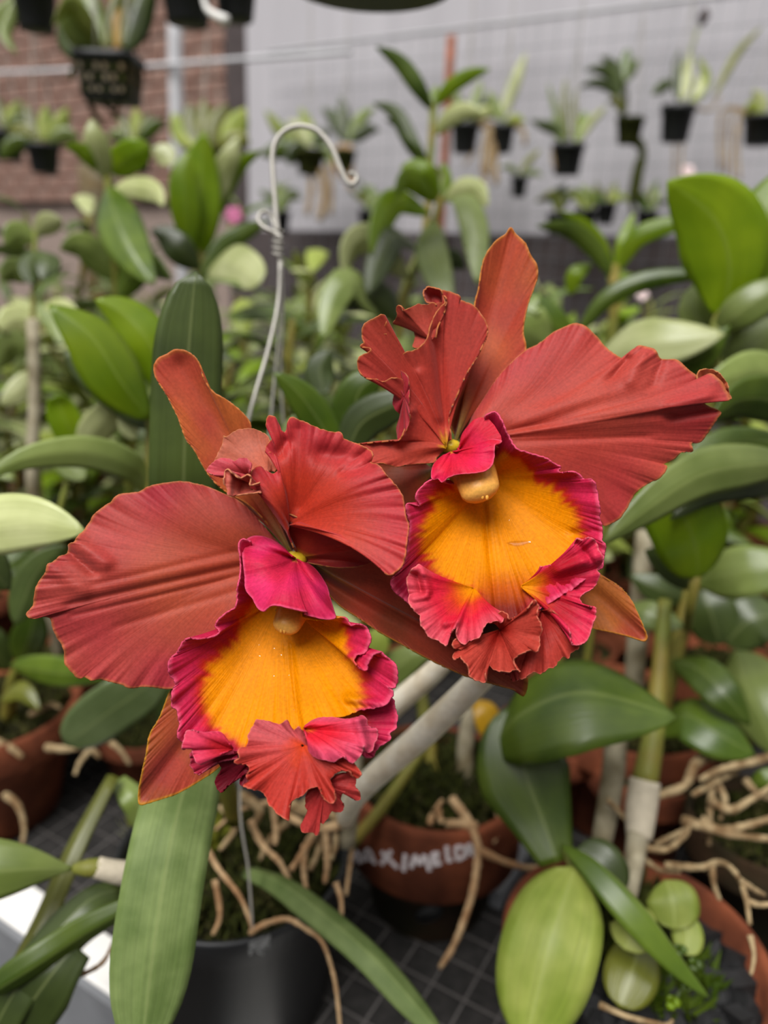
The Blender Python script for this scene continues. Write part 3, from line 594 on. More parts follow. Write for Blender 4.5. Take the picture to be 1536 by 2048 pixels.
rp = sheet('petal', fr, K('R2', [(480, 800), (500, 750), (545, 680), (590, 610), (640, 555), (690, 510), (740, 485), (800, 440), (850, 415), (885, 406), (925, 420), (960, 455), (1000, 500), (1060, 537), (1090, 510), (1120, 490), (1150, 495), (1180, 505), (1200, 537), (1230, 540), (1265, 545), (1300, 575), (1340, 606), (1358, 650), (1372, 640), (1365, 610), (1390, 595), (1425, 620), (1448, 660), (1462, 690), (1440, 695), (1380, 690), (1352, 692), (1380, 715), (1430, 740), (1415, 760), (1390, 800), (1350, 850), (1318, 855), (1322, 885), (1280, 890), (1250, 915), (1212, 935), (1227, 945), (1200, 985), (1165, 1000), (1110, 1040), (1080, 1090), (1050, 1135), (1010, 1160), (985, 1160), (960, 1080), (900, 1000), (760, 930), (600, 880), (500, 870)]),
      K('R2', [(455, 850)])[0], M['petal'], petal_col(C(176, 60, 46), C(178, 54, 54), base=C(150, 60, 40), patch=C(192, 80, 62)), DR, rib=K('R2', [(1400, 720)])[0], w=.6, zb=2, zm=[(0, 6), (.2, 8), (.36, 0), (.5, -8), (.6, 0), (.8, 2), (1, 2)], bulge=-4, wave=(.9, 26, 12), ruf=.35,
      folds=[(*K('R2', [(1075, 540)])[0], *K('R2', [(1020, 610)])[0], 3.0, 9), (*K('R2', [(1140, 520)])[0], *K('R2', [(1090, 620)])[0], -2.4, 14), (*K('R2', [(1205, 545)])[0], *K('R2', [(1170, 640)])[0], 2.2, 8), (*K('R2', [(600, 810)])[0], *K('R2', [(1250, 740)])[0], 1.3, 10), (*K('R2', [(620, 760)])[0], *K('R2', [(1150, 640)])[0], -.9, 16), (*K('R2', [(650, 850)])[0], *K('R2', [(1150, 830)])[0], .7, 7), (*K('R2', [(1380, 675)])[0], *K('R2', [(1240, 715)])[0], -2.2, 11), (*K('R2', [(1400, 730)])[0], *K('R2', [(1240, 760)])[0], 2.5, 10)], rpw=9, cpw=13, crk=.5, seed=23, nv=44)
sheet('petal_curl', rp, K('G', [(1000, 400), (985, 300), (985, 265), (1010, 232), (1050, 225), (1100, 226), (1140, 245), (1180, 278), (1225, 345), (1240, 410), (1252, 458), (1215, 440), (1150, 420), (1080, 440)]), K('G', [(1060, 430)])[0], M['petal'], petal_col(C(172, 74, 44), C(176, 84, 50), base=C(160, 60, 44), bl=.05, pk=.2, rim=C(222, 164, 90)), DR, zb=-4, zm=-3, bulge=3, wave=(.5, 6, 3), rpw=9, cpw=13, crk=.5, seed=24)
lp = sheet('petal', fr, K('D', [(1045, 1640), (1035, 1560), (1015, 1450), (1030, 1330), (1110, 1150), (1200, 950), (1290, 810), (1350, 690), (1400, 580), (1412, 480), (1370, 390), (1310, 300), (1260, 250), (1190, 225), (1132, 205), (1130, 170), (1080, 140), (1000, 115), (945, 105), (960, 180), (975, 230), (940, 260), (880, 330), (830, 440), (800, 560), (770, 620), (720, 682), (640, 716), (560, 740), (520, 775), (490, 745), (470, 690), (440, 610), (400, 560), (345, 545), (318, 550), (330, 500), (362, 440), (368, 395), (345, 355), (290, 360), (200, 410), (150, 440), (120, 510), (120, 590), (140, 640), (105, 665), (112, 690), (190, 690), (205, 720), (140, 760), (90, 790), (75, 860), (85, 920), (120, 975), (180, 1010), (250, 1010), (340, 1037), (400, 1010), (480, 1000), (560, 1040), (590, 1150), (595, 1280), (600, 1400), (560, 1540), (500, 1640), (400, 1650), (200, 1670), (40, 1690), (0, 1740), (60, 1830), (240, 1880), (330, 1878), (400, 1895), (490, 1912), (600, 1890), (760, 1878), (862, 1868), (880, 1810)]),
      K('D', [(985, 1715)])[0], M['petal'], petal_col(C(188, 54, 44), C(182, 58, 50), base=C(226, 170, 10), bl=.15, patch=C(186, 74, 52), pk=.45), DR, rib=K('D', [(820, 500)])[0], w=.45, zb=2, zm=[(0, 2), (.15, -4), (.26, -2), (.4, -8), (.5, -14), (.62, -12), (.75, -4), (.88, -8), (1, 2)], bulge=2, wave=(.5, 40, 12), ruf=.22, smk=.012,
      folds=[(*K('D', [(960, 1480)])[0], *K('D', [(880, 560)])[0], 2.2, 12), (*K('D', [(900, 1400)])[0], *K('D', [(720, 960)])[0], -1.5, 10), (*K('D', [(620, 1340)])[0], *K('D', [(500, 1660)])[0], -3, 10)], rpw=9, cpw=13, crk=.5, seed=25, nv=44)
sheet('petal_curl', lp, K('D', [(830, 700), (740, 700), (640, 690), (657, 640), (665, 570), (640, 500), (585, 440), (520, 445), (445, 447), (465, 400), (480, 350), (472, 310), (490, 258), (530, 272), (545, 312), (630, 275), (690, 250), (760, 250), (860, 237), (960, 243), (980, 290), (950, 370), (900, 480), (880, 600)]), K('D', [(835, 610)])[0], M['petal'], petal_col(C(176, 60, 46), C(174, 66, 48), base=C(184, 70, 56), bl=.05, pk=.25), DR, zb=-4, zm=[(0, -3), (.3, 3), (.5, -6), (.8, -2), (1, -5)], bulge=1, wave=(.8, 7, 3), ruf=.3, rpw=9, cpw=13, crk=.5, seed=26)
sheet('petal_curl', lp, K('D', [(880, 262), (860, 237), (790, 232), (760, 180), (750, 120), (775, 90), (795, 70), (870, 80), (920, 96), (945, 130), (985, 190), (985, 250), (930, 300)]), K('D', [(910, 255)])[0], M['petal'], petal_col(C(176, 58, 54), C(182, 70, 64), base=C(150, 44, 40), bl=.2, pk=.2), DR, zb=-1, zm=-3, bulge=4, wave=(.4, 6, 3), rpw=9, cpw=13, crk=.5, seed=27, jag=.7)
sheet('petal_curl', lp, K('D', [(520, 930), (600, 1010), (605, 1340), (618, 1420), (560, 1590), (505, 1662), (488, 1600), (480, 1495), (530, 1430), (525, 1390), (465, 1320), (438, 1250), (458, 1150), (480, 1070), (440, 1010), (420, 940)]), K('D', [(560, 1200)])[0], M['petal'], petal_col(C(160, 34, 44), C(176, 44, 58), base=C(150, 40, 40), bl=.05, pk=.15), DR, zb=-7, zm=[(0, -8), (.3, -9), (.6, -2), (.8, -2), (1, -6)], bulge=0, wave=(1.0, 9, 1), rpw=9, cpw=13, crk=.5, seed=28, v0=.06)  # deep pink carries the shade of the tilted fold
sheet('lateral_sepal', fr, [(850, 918), (820, 922), (780, 926), (740, 925), (700, 960), (680, 1010), (700, 1080), (760, 1120), (820, 1080), (850, 1020), (868, 975)], (872, 940), M['petal'], sepal_col(C(134, 62, 36), C(120, 50, 34), C(150, 90, 40), base=C(110, 84, 30)), DR, rib=(690, 1020), w=.4, zb=6, zm=14, bulge=4, ruf=.1, jag=.3, rpw=9, cpw=13, crk=.5, seed=29)
sheet('lateral_sepal', fr, K('R2', [(800, 1180), (880, 1290), (960, 1350), (1000, 1365), (1050, 1395), (1090, 1440), (1120, 1500), (1145, 1560), (1152, 1585), (1136, 1597), (1080, 1580), (1020, 1565), (950, 1550), (880, 1530), (820, 1430), (770, 1260)]), K('R2', [(770, 1190)])[0], M['petal'], sepal_col(C(190, 106, 42), C(150, 62, 40), C(210, 140, 30)), DR, rib=K('R2', [(1145, 1590)])[0], w=.5, zb=8, zm=[(0, 12), (.5, 2), (1, 12)], bulge=3, ruf=.1, jag=.3, folds=[(*K('R2', [(950, 1420)])[0], *K('R2', [(1130, 1580)])[0], 2.0, 16)], rpw=9, cpw=13, crk=.5, seed=30)
RC = lip_col(1002, 1075, 172, 120, (1000, 1010, 90, 110), 7)
rl = sheet('lip', fr, K('E', [(640, 470), (520, 520), (420, 560), (350, 547), (320, 525), (280, 530), (230, 560), (187, 610), (175, 660), (197, 706), (165, 705), (130, 693), (104, 700), (108, 750), (130, 830), (125, 900), (110, 1000), (98, 1060)]) +
      K('F', [(88, 160), (60, 215), (5, 270), (20, 330), (60, 375), (100, 400), (140, 440), (250, 450), (400, 480), (540, 520), (620, 535), (690, 545), (760, 560), (860, 540), (960, 490), (1100, 400), (1250, 310), (1350, 220), (1415, 190), (1425, 150)]) +
      K('E', [(1430, 1060), (1442, 970), (1420, 945), (1422, 880), (1405, 800), (1400, 700), (1380, 610), (1362, 545), (1340, 525), (1310, 537), (1270, 500), (1220, 478), (1150, 485), (1130, 473), (1142, 450), (1100, 425), (1050, 390), (970, 365), (900, 345), (850, 320), (810, 270), (770, 190), (735, 110), (715, 85), (690, 74), (660, 88), (630, 120), (665, 140), (700, 200), (710, 260), (700, 330)]),
      K('E', [(650, 520)])[0], M['lip'], RC, DR, rib=(990, 1230), w=.15, zb=12, zm=[(0, -8), (.12, -18), (.3, -22), (.45, -22), (.55, -26), (.7, -24), (.85, -16), (1, -6)], zp=.8, bulge=4, wave=(1.3, 24, 6), ruf=.4,
      folds=[(968, 1010, 992, 1225, 1.6, 7), (985, 1030, 1010, 1200, .5, 6), (*K('E', [(1230, 890)])[0], *K('E', [(1400, 880)])[0], 2, 10)], jag=1.6, crk=.8, cper=12, seed=31, nv=54, smk=.02, step=2.4)
sheet('lip_lobe', rl, K('F', [(1000, 180), (1130, 150), (1190, 90), (1238, 20), (1250, -12), (1290, -2), (1325, -18), (1370, 0), (1395, 60), (1420, 130), (1390, 190), (1402, 235), (1370, 310), (1300, 360), (1268, 390), (1290, 430), (1340, 448), (1378, 452), (1376, 495), (1362, 560), (1340, 630), (1310, 682), (1220, 702), (1200, 600), (1150, 540), (1050, 470), (950, 410)]), K('F', [(870, 310)])[0], M['lip'], lambda s, v, x, y: mix(mix(mix(YEL, C(190, 44, 20), sstep(.1, .38, v)), mix(C(176, 22, 40), C(214, 44, 78), sstep(.6, .95, v)), sstep(.3, .55, v + .12 * nz(x, y, .05, 8))), C(234, 130, 140), .5 * sstep(.975, 1, v)), DR, rib=K('F', [(1380, 350)])[0], w=.2, zb=-18, zm=[(0, -22), (.25, -30), (.45, -26), (.6, -32), (.8, -36), (1, -22)], bulge=0, wave=(1.3, 12, 4), folds=[(*K('F', [(1250, 20)])[0], *K('F', [(1340, 130)])[0], 3, 8), (*K('F', [(1130, 200)])[0], *K('F', [(1360, 120)])[0], -3, 12)], jag=1.6, crk=.8, cper=12, seed=32, nv=40)
sheet('lip_hood', rl, K('E', [(445, 325), (470, 310), (480, 240), (520, 180), (570, 130), (630, 118), (680, 150), (722, 210), (742, 245), (735, 290), (640, 330), (540, 350)]), K('E', [(450, 345)])[0], M['lip'], lambda s, v, x, y: mix(C(214, 180, 50), mix(C(208, 36, 60), C(220, 44, 84), sstep(-.3, .5, nz(x, y, .02, 6))), sstep(0, .12, v)), DR, rib=K('E', [(640, 170)])[0], w=.2, zb=-1, zm=[(0, -2), (.4, -8), (.7, -14), (1, -6)], bulge=-3, ruf=.15, jag=.4, seed=33)
sheet('lip_hood', rl, K('E', [(455, 338), (500, 326), (600, 290), (660, 270), (700, 264), (748, 274), (735, 290), (702, 302), (698, 380), (680, 440), (630, 478), (540, 492), (450, 500), (390, 520), (350, 552), (320, 527), (280, 530), (282, 460), (310, 410), (360, 368)]), K('E', [(410, 345)])[0], M['lip'], lambda s, v, x, y: mix(C(226, 176, 20), mix(mix(C(212, 32, 56), C(216, 30, 76), sstep(-.3, .5, nz(x, y, .02, 6))), C(236, 110, 140), .5 * sstep(.95, 1, v)), sstep(.02, .14, v)), DR, rib=K('E', [(600, 440)])[0], w=.3, zb=-2, zm=[(0, -5), (.3, -18), (.6, -22), (.85, -14), (1, -4)], bulge=-5, ruf=.15, wave=(.4, 8, 4), jag=.4, seed=34)
sheet('lip_frill', rl, K('F', [(430, 290), (380, 278), (310, 262), (250, 222), (218, 182), (182, 165), (122, 220), (105, 270), (120, 330), (132, 370), (120, 420), (155, 470), (200, 510), (205, 567), (230, 610), (270, 652), (330, 680), (375, 710), (385, 662), (440, 580), (447, 650), (492, 700), (530, 672), (580, 665), (612, 632), (625, 590), (655, 555), (700, 543), (745, 550), (755, 520), (760, 488), (720, 488), (660, 450), (640, 410)]), K('F', [(560, 320)])[0], M['lip'], lambda s, v, x, y: mix(mix(mix(YEL, C(206, 60, 20), sstep(.05, .4, v)), mix(C(204, 28, 52), C(214, 76, 92), sstep(.6, .98, v)), sstep(.28, .6, v + .1 * nz(x, y, .05, 8))), C(236, 140, 130), .55 * sstep(.975, 1, v)), DR, rib=K('F', [(300, 560)])[0], w=.15, zb=-20, zm=[(0, -21), (.2, -30), (.5, -36), (.8, -34), (1, -22)], bulge=-2, wave=(1.6, 11, 4), ruf=.5,
      folds=[(*K('F', [(210, 190)])[0], *K('F', [(245, 340)])[0], -3, 8), (*K('F', [(180, 230)])[0], *K('F', [(210, 340)])[0], 3, 8), (*K('F', [(160, 390)])[0], *K('F', [(240, 375)])[0], -2.5, 7), (*K('F', [(370, 560)])[0], *K('F', [(440, 540)])[0], -2, 8)], jag=1.6, crk=.8, cper=12, seed=35, nv=44)
sheet('lip_front_lobe', rl, K('F', [(668, 560), (690, 510), (720, 490), (755, 476), (785, 500), (800, 527), (850, 510), (888, 492), (922, 455), (965, 398), (992, 440), (988, 505), (1020, 592), (1002, 640), (1002, 700), (985, 747), (935, 738), (880, 760), (828, 800), (840, 850), (872, 882), (830, 868), (780, 887), (700, 870), (658, 840), (636, 880), (640, 955), (590, 942), (528, 912), (530, 870), (492, 810), (470, 780), (492, 758), (430, 802), (424, 760), (470, 735), (415, 712), (440, 660), (520, 690), (600, 660), (652, 640)]), K('F', [(735, 600)])[0], M['lip'], lambda s, v, x, y: mix(mix(C(150, 26, 18), C(178, 62, 50), sstep(.02, .6, v + .12 * nz(x, y, .04, 7))), C(224, 132, 104), .55 * sstep(.975, 1, v)), DR, zb=-25, zm=[(0, -28), (.2, -36), (.45, -40), (.65, -38), (.85, -34), (1, -28)], zp=.8, bulge=0, wave=(1.9, 11, 3), ruf=.5, folds=[(*K('F', [(740, 620)])[0], *K('F', [(850, 860)])[0], 2.5, 10), (*K('F', [(720, 650)])[0], *K('F', [(640, 860)])[0], 2, 10)], jag=1.6, crk=.8, cper=12, seed=36, nv=40)
sheet('lip_front_lobe', rl, K('F', [(985, 460), (960, 560), (930, 700), (850, 780), (828, 840), (860, 880), (870, 930), (905, 918), (920, 905), (962, 880), (1000, 897), (1060, 860), (1100, 850), (1150, 780), (1195, 792), (1202, 760), (1266, 722), (1250, 700), (1215, 700), (1200, 600), (1150, 530), (1060, 450)]), K('F', [(1010, 470)])[0], M['lip'], frill_col(C(146, 30, 26), C(182, 62, 52), C(220, 126, 100)), DR, zb=-22, zm=[(0, -26), (.3, -28), (.6, -33), (1, -28)], bulge=-3, wave=(1.6, 9, 3), jag=1.6, crk=.8, cper=12, seed=37)
sheet('lip_frill', rl, K('F', [(690, 840), (700, 880), (790, 900), (820, 940), (870, 930), (910, 900), (890, 840)]), K('F', [(800, 820)])[0], M['lip'], frill_col(C(110, 24, 24), C(150, 50, 44), C(190, 100, 84)), DR, zb=-27, zm=-27, wave=(1, 4, 2), jag=1.6, crk=.8, cper=12, seed=38)
column(fr, (940, 935), (968, 1000), 46, 36, C(222, 150, 66), DR, -8, -15, [(965, 994, 4.2), (974, 995, 4.2)])
tube('flower_stalk', [P(884, 912, DR + .008), P(860, 960, DR + .04), P(760, 1200, DR + .08), P(560, 1500, .45)], [.0032, .003, .003, .0035], M['stem'], fr)
# water on the discs: a thin film on the upper lip, fine droplets on both
from mathutils.bvhtree import BVHTree
def watermat(n, l):
    t = n.new('ShaderNodeBsdfTransparent'); g = n.new('ShaderNodeBsdfGlossy'); g.inputs['Roughness'].default_value = .05
    ms = n.new('ShaderNodeMixShader'); ms.inputs[0].default_value = .16; l.new(t.outputs[0], ms.inputs[1]); l.new(g.outputs[0], ms.inputs[2])
    return ms.outputs[0]
M['water'] = newmat('water', watermat)
def droplet(lipo, d0, x, y, a, b, label, name='water_drop', group=None, rot=0):
    tr = BVHTree.FromPolygons([v.co for v in lipo.data.vertices], [tuple(q.vertices) for q in lipo.data.polygons])
    hit, nr, _, _ = tr.ray_cast(CAM, (P(x, y, d0) - CAM).normalized())
    if hit is None: return
    if nr.dot(hit - CAM) > 0: nr = -nr
    nr = nr.normalized(); t1 = (rgt - nr * rgt.dot(nr)).normalized(); t2 = nr.cross(t1); t1, t2 = t1 * math.cos(rot) + t2 * math.sin(rot), t2 * math.cos(rot) - t1 * math.sin(rot)
    vs_, fs = [], []; s = d0 / F
    for i in range(6):
        th = math.pi / 2 * i / 5
        for k in range(16):
            an = 2 * math.pi * k / 16; wob = 1 + .15 * math.sin(3 * an + x)
            vs_.append(hit + nr * .0003 + t1 * (a * s * math.cos(an) * math.cos(th) * wob) + t2 * (b * s * math.sin(an) * math.cos(th) * wob) + nr * (min(a, b) * s * .25 * math.sin(th)))
    for i in range(5):
        for k in range(16): fs.append((i * 16 + k, i * 16 + (k + 1) % 16, (i + 1) * 16 + (k + 1) % 16, (i + 1) * 16 + k))
    tag(raw(name, vs_, fs, M['water']), label, 'water', group)
droplet(rl, DR, 1037, 1087, 24, 6, 'curved film of clear water on the yellow disc of the upper flower', 'water_film', rot=-.15)
for x, y in ((882, 1023), (1018, 1041), (964, 1048), (910, 1038)): droplet(rl, DR, x, y, 1.8, 1.5, 'fine water droplet on the yellow disc of the upper flower', group='droplets on the upper flower')
for x, y in ((519, 1290), (549, 1297), (563, 1310), (520, 1312), (578, 1351), (548, 1352), (612, 1283), (588, 1420)): droplet(lip, DL, x, y, 1.9, 1.6, 'fine water droplet on the yellow disc of the lower flower', group='droplets on the lower flower')
receptacle(fr, 902, 893, DR, 22, 8)

# ------------------------------------------------------------------ pots
def claypot(parent, c, r, h, mat='clay', body=None, rim=.30, name='pot', ax=None):
    """terracotta pot with a thick collar, hollow; c = centre of the mouth"""
    t = r * .09; b = c - Vector((0, 0, h)) if ax is None else c - ax * h; ax = ax or Vector((0, 0, 1))
    o = lathe(name, [(0.001, 0), (r * .66, 0), (r * .68, h * .02), (r * .86, h * (1 - rim)), (r * .985, h * (1 - rim) + .001), (r * 1.0, h * (1 - rim * .8)), (r, h - t * .4), (r - t * .4, h), (r - t, h - t * .3), (r - t * 1.1, h * .72), (r * .75, h * .70)], M[mat], parent, b, ax, 48)
    return o
def medium(parent, c, r, mat='moss', amp=.006, seed=0, name='potting_mix', bits=90, bitmat=None, bs=.010):
    """rough bark, charcoal and moss filling a pot: one lumpy surface strewn with chips"""
    rnd = random.Random(seed); vs_, fs = [], []; nr, ns = 9, 26
    for i in range(nr + 1):
        for k in range(ns):
            a = 2 * math.pi * k / ns; q = r * i / nr
            vs_.append(Vector((c.x + q * math.cos(a), c.y + q * math.sin(a), c.z + amp * 1.6 * noise.noise((q * 90 * math.cos(a) + seed, q * 90 * math.sin(a), seed)))))
    for i in range(nr):
        for k in range(ns): fs.append((i * ns + k, i * ns + (k + 1) % ns, (i + 1) * ns + (k + 1) % ns, (i + 1) * ns + k))
    for _ in range(bits):
        a, q = rnd.uniform(0, 6.283), r * .9 * math.sqrt(rnd.random()); s = rnd.uniform(.4, 1) * bs
        p = Vector((c.x + q * math.cos(a), c.y + q * math.sin(a), c.z + s * .4)); rot = Matrix.Rotation(rnd.uniform(0, 6), 3, Vector((rnd.random(), rnd.random(), rnd.random() + .1)).normalized())
        b0 = len(vs_)
        for x, y, z in ((-1, -1, -1), (1, -1, -1), (1, 1, -1), (-1, 1, -1), (-.7, -.8, 1), (.8, -.7, 1), (.7, .8, 1), (-.8, .7, 1)):
            vs_.append(p + rot @ Vector((x * s, y * s * .6, z * s * .4)))
        for f in ((3, 2, 1, 0), (4, 5, 6, 7), (0, 1, 5, 4), (1, 2, 6, 5), (2, 3, 7, 6), (3, 0, 4, 7)): fs.append(tuple(b0 + i for i in f))
    o = raw(name, vs_, fs, M[mat], parent, smooth=False); o['kind'] = 'stuff'; return o
def mossy(parent, c, r, n, seed, mat='mossgreen', h=.02, name='moss'):
    rnd = random.Random(seed); vs_, fs = [], []
    for _ in range(n):
        a, q = rnd.uniform(0, 6.283), r * math.sqrt(rnd.random()); p = Vector((c.x + q * math.cos(a), c.y + q * math.sin(a), c.z))
        d = Vector((rnd.uniform(-1, 1), rnd.uniform(-1, 1), 1.2)).normalized() * h * rnd.uniform(.4, 1.1); s = d.cross(Vector((rnd.random(), rnd.random(), 0)) + Vector((.01, .01, 0))).normalized() * h * .09
        b0 = len(vs_); vs_ += [p - s, p + s, p + d * .6 + s * .8, p + d * .6 - s * .8, p + d]; fs += [(b0, b0 + 1, b0 + 2, b0 + 3), (b0 + 3, b0 + 2, b0 + 4)]
    o = raw(name, vs_, fs, M[mat], parent); o['kind'] = 'stuff'; return o
def mouth(px, py, z, rpx):
    c = PZ(px, py, z); return c, rpx / F * dep(c)
def roots(parent, lists, mat='root', w=13, taper=.55, seed=0, name='root'):
    for i, l in enumerate(lists):
        ww = w
        if isinstance(l[0], (int, float)): ww, l = l[0], l[1:]
        n = len(l); ptube(name, l, [ww * (1 - (1 - taper) * k / (n - 1)) for k in range(n)], M[mat], parent, seg=8, n=max(10, 7 * n), knobs=.28, seed=seed + i)

# the orchid that carries the flowers, in a black plastic pot
c, r = mouth(468, 1697, .885, 228)
oc = thing('potted_orchid', (c.x, c.y, BZ), 'strap-leaved orchid in the black plastic pot below the flowers, roots over its rim', 'potted plant')
H = c.z - BZ - .002
bp = lathe('pot', [(.001, 0), (r * .80, 0), (r * .82, .003), (r * .955, H * .80), (r * .965, H * .805), (r * 1.0, H * .97), (r * 1.005, H), (r * .965, H), (r * .95, H * .9), (r * .9, H * .7)], M['blackpot'], oc, c - Vector((0, 0, H)), seg=56)
# scuffed pale tape over the rim
tv, tf = [], []
for i in range(7):
    for j in range(8):
        p = Vector((c.x, c.y, 0)); an = -1.185 + (i - 3) * .027 + .012 * noise.noise((j * .9, i, 2)); rr_ = r * (1.012 - .05 * j / 7 * .9)
        tv.append(p + Vector((math.cos(an) * rr_, math.sin(an) * rr_, c.z + .0015 - .024 * j / 7 + .0012 * noise.noise((i * 1.1, j * .8, 5)))))
tf = [(i * 8 + j, i * 8 + j + 1, (i + 1) * 8 + j + 1, (i + 1) * 8 + j) for i in range(6) for j in range(7)]
tape = raw('tape', tv, tf, simple('scuffed_tape', C(150, 152, 152), .5, .4, 300, .4, .3, rgb2=C(70, 72, 74)), bp)
medium(oc, c - Vector((0, 0, .030)), r * .93, seed=3, bits=160)
mossy(oc, c - Vector((0, 0, .026)), r * .85, 900, 5)
mossy(oc, c - Vector((.05, -.03, .02)), r * .4, 260, 6, 'ol', .03)
leaf(oc, [(362, 1160, .43), (366, 1000, .40), (370, 850, .39), (377, 700, .385), (391, 542, .38)], 134, 'dk', 'strap', fold=.10, n=26, label='dark upright strap leaf behind the lower flower')
leaf(oc, [(420, 1420, .42), (392, 1500, .40), (352, 1640, .36), (315, 1840, .342), (282, 2110, .335)], 150, 'strap', 'strap', fold=.12, n=26, wav=.02)
leaf(oc, [(492, 1738, .53), (560, 1765, .50), (660, 1840, .47), (760, 1930, .45), (890, 2080, .435)], 56, 'strap', 'strap', fold=.5, roll=-25, n=22)
leaf(oc, [(225, 1550, .52), (150, 1690, .49), (85, 1840, .47), (0, 2000, .45), (-60, 2110, .45)], 46, 'ol', 'strap', fold=.4, roll=30)
leaf(oc, [(235, 1560, .53), (268, 1600, .52), (300, 1660, .53)], 50, 'gr', 'strap', fold=.3)
leaf(oc, [(150, 1737, .44), (60, 1738, .425), (-60, 1746, .415), (-210, 1756, .41)], 128, 'gr', 'paddle', fold=.3, roll=-10)
leaf(oc, [(245, 1778, .47), (180, 1800, .455), (95, 1890, .44), (20, 2000, .43), (-40, 2120, .43)], 82, 'dk', 'strap', fold=.25, roll=15)
leaf(oc, [(262, 1815, .45), (180, 1860, .44), (80, 1925, .425), (-30, 1995, .42)], 62, 'md', 'strap', fold=.55, roll=-30)
leaf(oc, [(150, 1890, .44), (95, 1960, .43), (40, 2040, .43), (-20, 2140, .43)], 130, 'dk', 'strap', fold=.15)
leaf(oc, [(255, 1795, .49), (200, 1830, .49), (140, 1880, .49), (90, 1950, .48)], 60, 'ol', 'strap', fold=.3)
ptube('pseudobulb', [(148, 1737, .44), (175, 1736, .44), (200, 1735, .442)], [20, 34, 36], M['stem'], oc, seg=14)
ptube('leaf_sheath', [(192, 1734, .442), (222, 1742, .444), (262, 1748, .45), (330, 1752, .47)], [40, 44, 46, 34], M['sheath'], oc, seg=14)
ptube('pseudobulb', [(707, 1380, .555), (703, 1500, .545), (698, 1600, .54), (690, 1690, .54)], [40, 46, 46, 40], M['canegrey'], oc, seg=14)
ptube('pseudobulb', [(1010, 1300, .40), (968, 1350, .41), (850, 1465, .44), (722, 1580, .47), (690, 1640, .52)], [46, 52, 54, 46, 34], M['cane'], oc, seg=16)
ptube('pseudobulb', [(900, 1310, .47), (860, 1350, .48), (790, 1410, .50), (730, 1470, .53)], [40, 44, 46, 44], M['cane'], oc, seg=14)
ptube('pseudobulb', [(420, 1420, .45), (440, 1520, .48), (470, 1640, .53)], [36, 40, 34], M['stem'], oc, seg=14)
ptube('pseudobulb', [(362, 1150, .45), (380, 1350, .47), (430, 1600, .54)], [30, 36, 34], M['stem'], oc, seg=14)
roots(oc, [[(392, 1650, .50), (432, 1730, .50), (478, 1790, .495), (498, 1835, .492), (506, 1868, .49)],
           [(500, 1866, .492), (530, 1848, .488), (575, 1838, .484), (612, 1858, .478), (645, 1885, .472), (667, 1950, .468), (676, 2010, .466), (682, 2080, .466)],
           [(672, 1765, .50), (682, 1800, .495), (683, 1840, .49)], [(706, 1640, .55), (703, 1700, .545), (692, 1790, .54)],
           [(16, (500, 1640, .55), (525, 1690, .545), (560, 1725, .54), (585, 1775, .535))][0], [20, (640, 1640, .53), (615, 1690, .53), (582, 1740, .53)], [18, (650, 1650, .53), (655, 1720, .528), (650, 1765, .527)],
           [18, (545, 1600, .55), (552, 1660, .548), (550, 1690, .545)], [16, (610, 1690, .53), (608, 1745, .53), (615, 1790, .525)], [22, (700, 1640, .535), (660, 1655, .53), (610, 1650, .53), (560, 1620, .54)],
           [(70, 1905, .46), (68, 1930, .46), (75, 1990, .46), (85, 2060, .46)], [(132, 1950, .45), (160, 1950, .455), (205, 1925, .46), (228, 1880, .47)], [14, (430, 1760, .52), (440, 1830, .515), (425, 1870, .51)], [12, (560, 1600, .56), (480, 1620, .56), (430, 1660, .56)]], 'root', 13)
roots(oc, [[28, (560, 1590, .555), (600, 1620, .545), (660, 1630, .54), (690, 1650, .54)], [24, (480, 1590, .56), (520, 1620, .555), (500, 1660, .55)], [20, (610, 1600, .55), (640, 1680, .535), (620, 1740, .53)], [18, (430, 1600, .57), (470, 1650, .56), (440, 1700, .555)], [18, (580, 1640, .55), (540, 1680, .548), (520, 1720, .545)], [16, (660, 1600, .55), (672, 1680, .53), (662, 1720, .525)]], 'paleroot', 14, seed=40)

# wire hanger with its hook, reaching down to the black pot
hg = thing('wire_hanger', P(556, 500, .50), 'bent grey wire hanger with a curled hook above the flowers', 'hanger')
ptube('hook', [(556, 462, .50), (553, 440, .50), (550, 400, .50), (546, 345, .50), (545, 310, .50), (553, 280, .50), (572, 260, .50), (600, 252, .50), (630, 259, .50), (652, 279, .50), (668, 305, .50), (680, 335, .50), (692, 360, .50), (703, 370, .50), (713, 361, .50), (710, 349, .50), (699, 348, .498)], 11, M['wire'], hg, seg=10, n=110)
ptube('curl', [(563, 478, .498), (552, 466, .498), (530, 456, .498), (516, 440, .50), (524, 424, .502), (540, 428, .504), (548, 446, .504), (556, 470, .50)], 9, M['wire'], hg, seg=8, n=50)
ptube('coil', [(556 + 9 * math.cos(k * 1.05), 462 + k * 2.1, .50 + .003 * math.sin(k * 1.05)) for k in range(26)], 5, M['wire'], hg, seg=6, n=150)
ptube('wire', [(560, 512, .50), (557, 600, .50), (536, 700, .49), (498, 835, .48), (440, 1100, .50), (330, 1600, .56)], 8, M['wire'], hg, seg=8, n=40)
ptube('wire', [(562, 512, .50), (560, 640, .505), (545, 800, .51), (520, 1100, .51), (480, 1560, .495), (497, 1740, .492), (506, 1868, .49)], 5, M['wire'], hg, seg=8, n=40)
ptube('wire', [(563, 512, .50), (567, 640, .51), (564, 800, .53), (600, 1200, .57), (660, 1660, .58)], 5, M['wire'], hg, seg=8, n=40)

